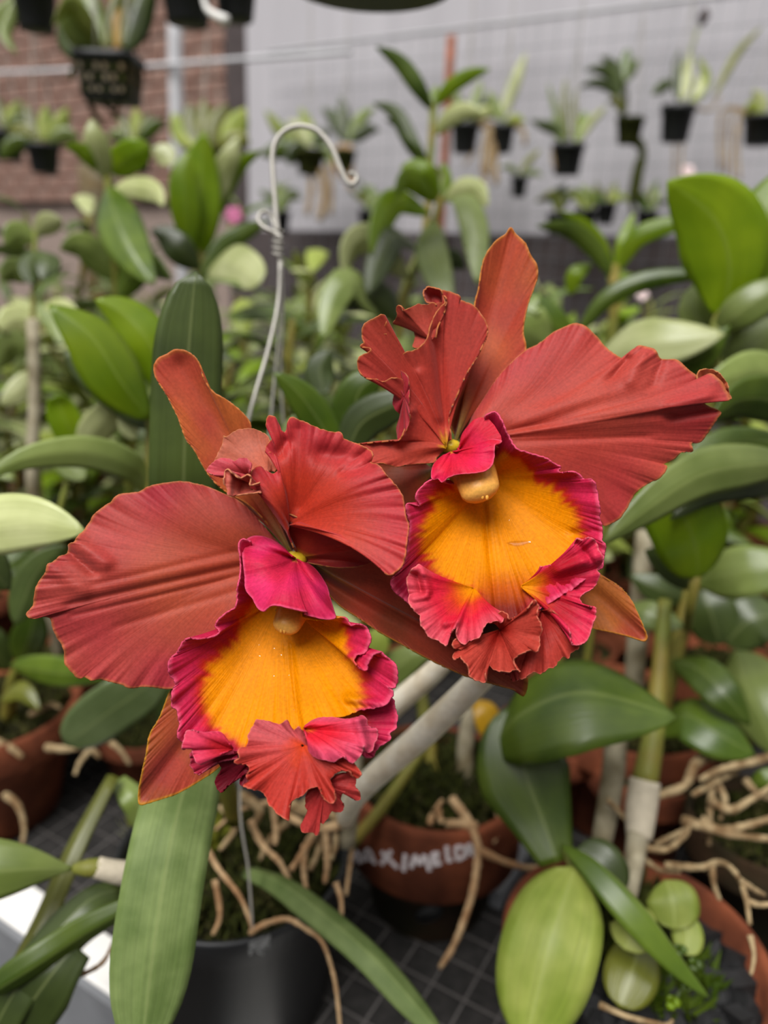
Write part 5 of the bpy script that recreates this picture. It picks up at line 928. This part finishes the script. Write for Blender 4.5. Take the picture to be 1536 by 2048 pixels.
def cane(x, y, h, seed, label, mats, L=(.075, .125), potr=.055, nst=2, group='rows of leafy orchids filling the bench', name='leafy_orchid'):
    rnd = random.Random(seed); t = thing(name, (x, y, BZ), label, 'plant', group)
    claypot(t, Vector((x, y, BZ + .10)), potr, .098, 'clay'); medium(t, Vector((x, y, BZ + .09)), potr * .88, seed=seed, bits=15)
    for s in range(nst):
        a = rnd.uniform(0, 6.28); hh = h * rnd.uniform(.75, 1.05); q = rnd.uniform(.0, .025)
        b = Vector((x + q * math.cos(a), y + q * math.sin(a), BZ + .09)); lean = Vector((rnd.uniform(-.09, .09), rnd.uniform(-.09, .09), 0)) * (hh / .4)
        pts = [b, b + lean * .35 + Vector((0, 0, (hh - .09) * .5)), b + lean + Vector((0, 0, hh - .09))]
        tube('stem', pts, [.006, .0055, .004], M['stem'], t, seg=7, n=7)
        n = rnd.randint(9, 12); az = rnd.uniform(0, 6.28)
        for k in range(n):
            f = .30 + .70 * k / (n - 1); p = pts[0].lerp(pts[1], f * 2) if f < .5 else pts[1].lerp(pts[2], f * 2 - 1)
            az += math.pi + rnd.uniform(-.7, .7); el = rnd.uniform(-.1, .55) + (.5 if k >= n - 2 else 0)
            put_leaf(t, p, az, el, rnd.uniform(*L), rnd.choice(SH[:3]), rnd.choice(mats), rnd)
    return t
rg = random.Random(5)
MIXS = [['md', 'gr', 'pl', 'pl'], ['md', 'br', 'yl'], ['dk', 'md', 'gr'], ['br', 'pl', 'gr', 'yl'], ['gr', 'pl', 'yl']]
FL = ['pale-leaved cane orchid', 'lime-leaved cane orchid', 'dark-leaved cane orchid', 'cane orchid of mixed leaves', 'grey-green cane orchid']
ZN = ((60, 'outside the grey stake'), (230, 'behind the two broad bright leaves'), (450, 'behind the dark strap leaf'), (640, 'behind the wire hanger'), (820, 'behind the gap between the flowers'), (980, 'behind the twisted upper petal'), (1180, 'behind the tall upper sepal'), (1400, 'behind the wide upper petal'), (9999, 'behind the lime leaves'))
ROWN = ['first', 'second', 'third', 'fourth', 'fifth', 'sixth', 'seventh', 'last']
k = 0
for row, v_ in enumerate((.58, .72, .86, 1.00, 1.16, 1.34, 1.54, 1.76)):
    hw = .30 + v_ * .52
    nn = int(2 * hw / .145)
    for j in range(nn):
        cx = -hw + (j + .5) * 2 * hw / nn + rg.uniform(-.03, .03) + (.04 if row % 2 else -.03)
        # points of the row measured across the view at this depth
        q = UV(0, v_); p = Vector((cx, (v_ - .5 * cx) / .866 * 1.0, 0))
        if p.y < .74 or p.y > 2.3 or (p.x > .05 and p.y < .8): continue
        d_ = p.y
        h_ = min(.58, .36 + .10 * rg.random() + .05 * (row % 2))
        if abs(cx) > .57 * d_ + .22: continue
        cane(p.x, p.y, h_, 100 + k, '%s in the %s row back, %s' % (FL[k % 5], ROWN[row], next(z for a, z in ZN if 768 + p.x / (p.y * .95 + .12) * F < a)), MIXS[k % 5]); k += 1

for px, dd, hh, sd, lb, mx in ((25, 1.25, .70, 301, 'tall cane orchid rising before the bricks at the frame edge', ['br', 'md', 'yl']), (105, 1.35, .66, 302, 'tall cane orchid with pale leaves beside the timber post', ['pl', 'gr', 'md']), (300, 1.45, .62, 303, 'cane orchid of dark leaves at the foot of the pale post', ['dk', 'md', 'gr']), (620, 1.30, .56, 304, 'cane orchid with lime leaves below the trailing roots', ['br', 'yl', 'pl']), (1120, 1.25, .56, 305, 'cane orchid with bright leaves behind the tall sepal', ['br', 'pl', 'md']), (1330, 1.1, .52, 306, 'cane orchid under the fan of arching leaves', ['md', 'gr', 'br']), (-40, 1.0, .62, 307, 'leafy cane orchid half outside the frame beside the grey stake', ['md', 'pl', 'gr'])):
    q = P(px, 600, dd); cane(q.x, q.y, hh, sd, lb, mx, group='leafy orchids behind the flowers')

# ------------------------------------------------------------------ hanging pots
def hang(px, py, w, h, d, label, leaves, rts=(), mat='blackpot', name='hanging_orchid', tilt=0, square=0, cat='hanging plant', taper=.72, wires=True, up=320, rmat='paleroot', slots=False):
    if d >= 2.15: d = dep(onv(px, py, 2.27))
    c = P(px, py, d); r = w / F * d / 2; hh = h / F * d * 1.03
    t = thing(name, c - Vector((0, 0, hh)), label, cat, 'orchids hanging by the grey wall')
    ax = (Vector((math.sin(tilt), 0, math.cos(tilt)))).normalized()
    prof = [(.001, 0), (r * taper, 0), (r * (taper + .03), hh * .03), (r * .93, hh * .82), (r * 1.0, hh * .84), (r * 1.02, hh), (r * .93, hh), (r * .88, hh * .8)]
    pt_ = lathe('pot', prof, M[mat], t, c - ax * hh, ax, 28, square)
    medium(t, c - Vector((0, 0, hh * .12)), r * .86, seed=int(px), bits=24, bs=r * .16)
    if wires:
        for a in (.4, 2.5, 4.6):
            tube('wire', [c + Vector((math.cos(a) * r, math.sin(a) * r, 0)), c + Vector((math.cos(a) * r * .3, math.sin(a) * r * .3, .16)), c + Vector((0, 0, .24)), c + Vector((0, 0, up / F * d))], .0012, M['wire'], t, seg=5, n=8)
    for lf in leaves:
        pts, ww, m = lf[0], lf[1], lf[2]; kw = lf[3] if len(lf) > 3 else {}
        leaf(t, [(x, y, d + (z if z else 0)) for x, y, z in [(q + (0,))[:3] for q in pts]], ww, m, n=10, m=4, **kw)
    for i, rt in enumerate(rts):
        ptube('root', [(x, y, d + .01) for x, y in rt[1:]], rt[0], M[rmat], t, seg=6, n=14, knobs=.4, seed=i)
    return t
basket = hang(218, 112, 116, 82, 1.12, 'dark square basket hanging before the brick wall, olive leaves rising from it', [
    ([(205, 108), (170, 40, -.04), (140, 10, -.06), (105, 52, -.08)], 40, 'yl'), ([(215, 105), (225, 50), (238, 0), (246, -60)], 34, 'ol'), ([(232, 105), (238, 60), (232, 10), (215, -40)], 26, 'yellow'), ([(250, 108), (275, 60), (290, 10), (312, -50)], 46, 'dk'), ([(245, 106), (262, 50), (268, 0), (285, -60)], 40, 'ol'),
    ([(190, 110), (160, 80, -.02), (135, 40, -.04), (128, 10, -.05)], 44, 'gr'), ([(190, 112), (150, 100), (130, 70), (120, 30)], 44, 'dk'), ([(205, 100), (190, 50), (180, 0), (150, -40)], 44, 'gr')],
    [(10, (180, 125), (165, 160), (185, 220), (205, 250)), (9, (200, 190), (215, 215), (245, 235)), (8, (240, 190), (235, 215), (225, 240)), (9, (170, 110), (150, 130), (140, 160))], square=1, taper=.78, up=260, rmat='mossgreen')
cb = P(218, 112, 1.12); rb = 116 / F * 1.12 / 2; hb = 82 / F * 1.12 * 1.03
for row in range(3):     # slots in the basket wall
    for j in range(6):
        for sd_ in (0, 1):
            f = .22 + row * .22; q = rb * (.78 + .19 * f) * 1.012; s_ = (j - 2.5) / 3 * q * .92
            ctr = Vector((s_, -q, 0)) if sd_ == 0 else Vector((q, s_, 0)); axx = (Vector((1, 0, 0)), Vector((0, 1, 0))) if sd_ == 0 else (Vector((0, 1, 0)), Vector((1, 0, 0)))
            box('slot', cb + ctr + Vector((0, 0, -hb + hb * f)), (axx[0], axx[1], zd), (rb * .07, rb * .012, hb * .075), M['wood'] if (j + row) % 3 else M['mossgreen'], basket)
hang(66, -30, 90, 78, 1.15, 'black pot hanging at the top corner, only its base in view', [([(40, -20), (20, 40), (10, 70), (35, 110)], 26, 'gr'), ([(30, -10), (0, 30), (-20, 80)], 24, 'gr')], wires=False)
hang(372, -60, 110, 92, 1.1, 'black pot hanging above the pale post, only its base in view', [], wires=False)
hang(470, -60, 92, 86, 1.15, 'black pot hanging above the dark beam, only its base in view', [], wires=False)
hang(745, -205, 400, 150, .62, 'wide black pot base hanging overhead at the top edge', [], wires=False, taper=.86)
hang(1138, 288, 66, 56, 2.35, 'small round black pot with wispy upright leaves hanging by the wall', [([(1140, 285), (1132, 250), (1128, 200), (1132, 155)], 14, 'ol'), ([(1135, 285), (1118, 240), (1105, 200), (1096, 165)], 12, 'gr'), ([(1150, 285), (1160, 260), (1166, 240), (1172, 222)], 26, 'br'), ([(1130, 285), (1110, 260), (1090, 252), (1060, 240)], 22, 'dk'), ([(1148, 280), (1150, 240), (1148, 200), (1155, 175)], 14, 'ol'), ([(1125, 285), (1110, 250), (1108, 230)], 22, 'paleflower' if False else 'gr'), ([(1155, 285), (1185, 240), (1215, 212)], 18, 'pl')], [(6, (1120, 290), (1105, 300), (1110, 340))])
hang(1262, 236, 56, 46, 2.35, 'olive basket with arching dark leaves and a long root beard', [([(1245, 190), (1222, 150), (1195, 138), (1168, 142)], 22, 'dk'), ([(1242, 200), (1215, 172), (1185, 166), (1158, 176)], 20, 'dk'), ([(1248, 165), (1250, 130), (1256, 95)], 26, 'md'), ([(1250, 165), (1265, 135), (1282, 118)], 22, 'md'), ([(1246, 165), (1225, 130), (1200, 112)], 20, 'dk'), ([(1245, 225), (1230, 200), (1215, 205)], 18, 'ol')], [(18, (1270, 280), (1285, 300), (1280, 340), (1268, 400)), (12, (1246, 232), (1250, 200), (1247, 160)), (12, (1240, 250), (1245, 275), (1270, 285)), (9, (1275, 320), (1262, 380), (1266, 430))], 'mossgreen', rmat='mossgreen')
hang(1358, 212, 68, 64, 2.3, 'dark grey pot with a tall bud stalk hanging by the wall', [([(1355, 205), (1352, 150), (1360, 95)], 20, 'dk'), ([(1350, 165), (1330, 170), (1303, 190)], 22, 'dk'), ([(1365, 205), (1372, 150), (1380, 105)], 26, 'pl'), ([(1375, 205), (1405, 180), (1412, 150), (1395, 112)], 18, 'yl'), ([(1385, 205), (1400, 180), (1398, 150)], 24, 'paleroot' if False else 'pl'), ([(1425, 200), (1450, 150), (1480, 100), (1525, 52)], 16, 'ol'), ([(1365, 150), (1385, 90), (1400, 45)], 6, 'yl')], [(4, (1350, 280), (1348, 340), (1352, 390)), (4, (1365, 280), (1362, 350), (1365, 400)), (5, (1390, 215), (1420, 220), (1440, 190))], 'blackpot')
d_ = dep(onv(1358, 212, 2.27))
bd = tag(ptube('flower_bud', [(1402, 50, d_), (1408, 32, d_), (1412, 18, d_)], [10, 22, 8], M['tarp'], None, seg=10), 'dark closed bud atop a tall thin stalk', 'bud')
hang(1528, 232, 76, 52, 2.2, 'black pot with pale trailing roots cut by the frame edge', [([(1520, 230), (1500, 215), (1490, 240)], 26, 'yl'), ([(1530, 230), (1520, 200), (1505, 180)], 26, 'pl'), ([(1535, 230), (1530, 260), (1510, 280)], 24, 'pl')], [(6, (1510, 230), (1470, 215), (1440, 230), (1440, 340)), (6, (1500, 232), (1465, 220), (1455, 260), (1452, 350)), (5, (1505, 235), (1480, 230), (1468, 300), (1465, 380)), (5, (1480, 225), (1476, 300), (1480, 360))])
hang(932, 246, 58, 54, 2.4, 'black pot beside the rusty pole with grey leaves over its rim', [([(930, 240), (915, 200), (905, 170)], 22, 'gr'), ([(940, 240), (955, 190), (962, 160)], 22, 'gr'), ([(935, 240), (975, 225), (1000, 235)], 26, 'pl'), ([(925, 242), (900, 235), (875, 260)], 26, 'pl'), ([(945, 240), (970, 210), (1000, 200)], 24, 'dk')], [(8, (955, 250), (980, 270), (975, 330)), (8, (960, 245), (995, 260), (990, 340)), (6, (950, 300), (930, 330))])
hang(1008, 250, 46, 50, 2.45, 'small dark pot with tan hanging roots and one tall pale leaf', [([(1000, 245), (1020, 190), (1035, 150), (1052, 105)], 26, 'pl'), ([(1010, 245), (1030, 240), (1050, 245)], 22, 'yl'), ([(1005, 245), (985, 200), (975, 180)], 22, 'gr')], [(12, (985, 250), (980, 290), (975, 350)), (12, (995, 252), (990, 300), (992, 370)), (9, (1020, 250), (1045, 260), (1050, 290)), (8, (975, 260), (965, 320), (972, 400))])
hang(1040, 352, 34, 38, 2.45, 'tiny dark pot with an olive shoot hanging low on the screen', [([(1040, 350), (1055, 325), (1082, 298)], 14, 'ol'), ([(1038, 350), (1020, 335), (1000, 335)], 12, 'gr'), ([(1045, 350), (1065, 345), (1085, 352)], 12, 'gr')], wires=False)
hang(690, 300, 46, 40, 2.3, 'brush-rooted plant with dark spreading leaves hanging behind the hook', [([(690, 285), (670, 240), (645, 215)], 30, 'dk'), ([(694, 285), (688, 230), (680, 190)], 26, 'dk'), ([(700, 285), (720, 240), (750, 215)], 26, 'gr'), ([(700, 285), (735, 260), (760, 262)], 26, 'dk')], [(14, (685, 290), (690, 320), (688, 360)), (12, (698, 290), (702, 330), (700, 380)), (10, (676, 295), (670, 330), (676, 350))], 'mossgreen', rmat='root')
hang(620, 300, 60, 44, 2.2, 'pale-leaved plant with long trailing roots framed by the wire hook', [([(620, 295), (600, 260), (575, 240)], 30, 'pl'), ([(622, 295), (615, 250), (600, 215)], 26, 'yl'), ([(630, 295), (645, 270), (660, 262)], 30, 'dk'), ([(615, 298), (595, 300), (575, 330)], 36, 'dk'), ([(622, 298), (618, 315), (605, 345)], 34, 'pl'), ([(635, 298), (655, 305), (660, 330)], 30, 'gr'), ([(600, 290), (560, 260), (530, 220)], 26, 'yl'), ([(605, 290), (560, 300), (520, 310)], 36, 'md')], [(16, (640, 340), (648, 390), (640, 440)), (12, (620, 340), (622, 380), (615, 430)), (10, (655, 330), (662, 380), (660, 430))], 'mossgreen')
hang(420, 300, 90, 50, 1.9, 'clump of broad olive leaves hanging against the dark beam', [([(400, 298), (385, 255), (378, 205)], 50, 'ol'), ([(415, 298), (412, 245), (405, 198)], 44, 'ol'), ([(430, 298), (440, 250), (455, 208)], 60, 'ol'), ([(445, 298), (470, 260), (490, 215)], 50, 'yl'), ([(395, 298), (365, 270), (345, 225)], 40, 'yl'), ([(440, 300), (480, 280), (500, 290)], 40, 'ol')], [], 'mossgreen')
hang(85, 288, 66, 52, 1.7, 'dark pot with mossy leaves hanging low beside the brick wall', [([(80, 285), (60, 240), (50, 205)], 30, 'ol'), ([(88, 285), (92, 240), (90, 210)], 30, 'yl'), ([(95, 285), (120, 250), (135, 215)], 34, 'yl'), ([(75, 285), (40, 260), (15, 262)], 34, 'ol'), ([(95, 285), (130, 270), (160, 280)], 34, 'gr'), ([(70, 286), (30, 290), (0, 320)], 36, 'md')], [])
hang(12, 262, 66, 52, 1.8, 'dark pot at the frame edge with olive leaves before the bricks', [([(10, 260), (0, 220), (-10, 190)], 30, 'ol'), ([(15, 260), (30, 225), (40, 200)], 30, 'yl'), ([(12, 260), (40, 245), (60, 250)], 30, 'md')], [])
hang(268, 285, 70, 50, 1.75, 'dark pot of wispy leaves hanging under the square basket', [([(262, 282), (250, 250), (235, 225)], 26, 'ol'), ([(270, 282), (275, 245), (270, 215)], 26, 'yl'), ([(278, 282), (305, 255), (330, 240)], 30, 'md'), ([(260, 284), (235, 270), (215, 280)], 26, 'gr'), ([(275, 282), (290, 250), (300, 225)], 22, 'ol')], [])
# row of small plants on the ledge at the foot of the wall
SL = ['below the small round black pot', 'between the round pot and the olive basket', 'straight below the olive basket', 'below the dark grey hanging pot', 'beside the tall central cane plant', 'beside the dark upright beam']
for i, px in enumerate((1118, 1172, 1214, 1296, 740, 560)):
    b = onv(px, 432, 2.36); rnd = random.Random(i + 60)
    hang(px, 436 - rnd.uniform(0, 34), rnd.uniform(38, 56), 40, dep(b), 'grassy seedling clump low on the wall, ' + SL[i], [([(px + rnd.uniform(-6, 6), 426), (px + a * 14 + rnd.uniform(-8, 8), 395 + rnd.uniform(-10, 10)), (px + a * 34 + rnd.uniform(-14, 14), 372 + abs(a) * 12 + rnd.uniform(-22, 22))], rnd.uniform(12, 22), rnd.choice(['ol', 'md', 'gr', 'yl', 'dk'])) for a in (-1.3, -.9, -.4, 0, .3, .8, 1.3)], [], wires=False)
# small flowers far behind
def blossom(px, py, d, size, mat, label, n=5):
    t = thing('small_flower', P(px, py, d), label, 'flower'); s = size / F * d
    for k in range(n):
        a = 6.283 * k / n + .3; dx, dy = math.cos(a) * size * .5, math.sin(a) * size * .5
        leaf(t, [(px, py, d), (px + dx * .5, py + dy * .5, d - .004), (px + dx, py + dy, d - .001)], size * .42, M[mat], 'oval', n=6, m=4, name='petal')
    ptube('stem', [(px, py, d + .003), (px + 4, py + 20, d + .006), (px + 8, py + 60, d + .01)], 5, M['stem'], t, seg=6)
blossom(468, 431, 1.3, 40, 'pinkfl', 'small pink blossom beside the upright bright leaves')
blossom(1400, 492, 1.2, 54, 'paleflower', 'pale pink blossom next to the lime leaves')
blossom(1375, 345, 2.0, 34, 'paleflower', 'tiny pale blossom under the dark grey hanging pot')
blossom(1285, 590, 1.2, 28, 'paleflower', 'tiny pale blossom above the long arching leaf')
tag(ptube('white_glint_strip', [(404, -30, 1.05), (410, 10, 1.05), (425, 28, 1.05), (455, 42, 1.05)], [8, 10, 16, 20], M['whitepaint'], None, seg=10), 'curved white strip standing for a plastic glint between two black hanging pots', 'strip')  # white strip shaped as the glint on plastic
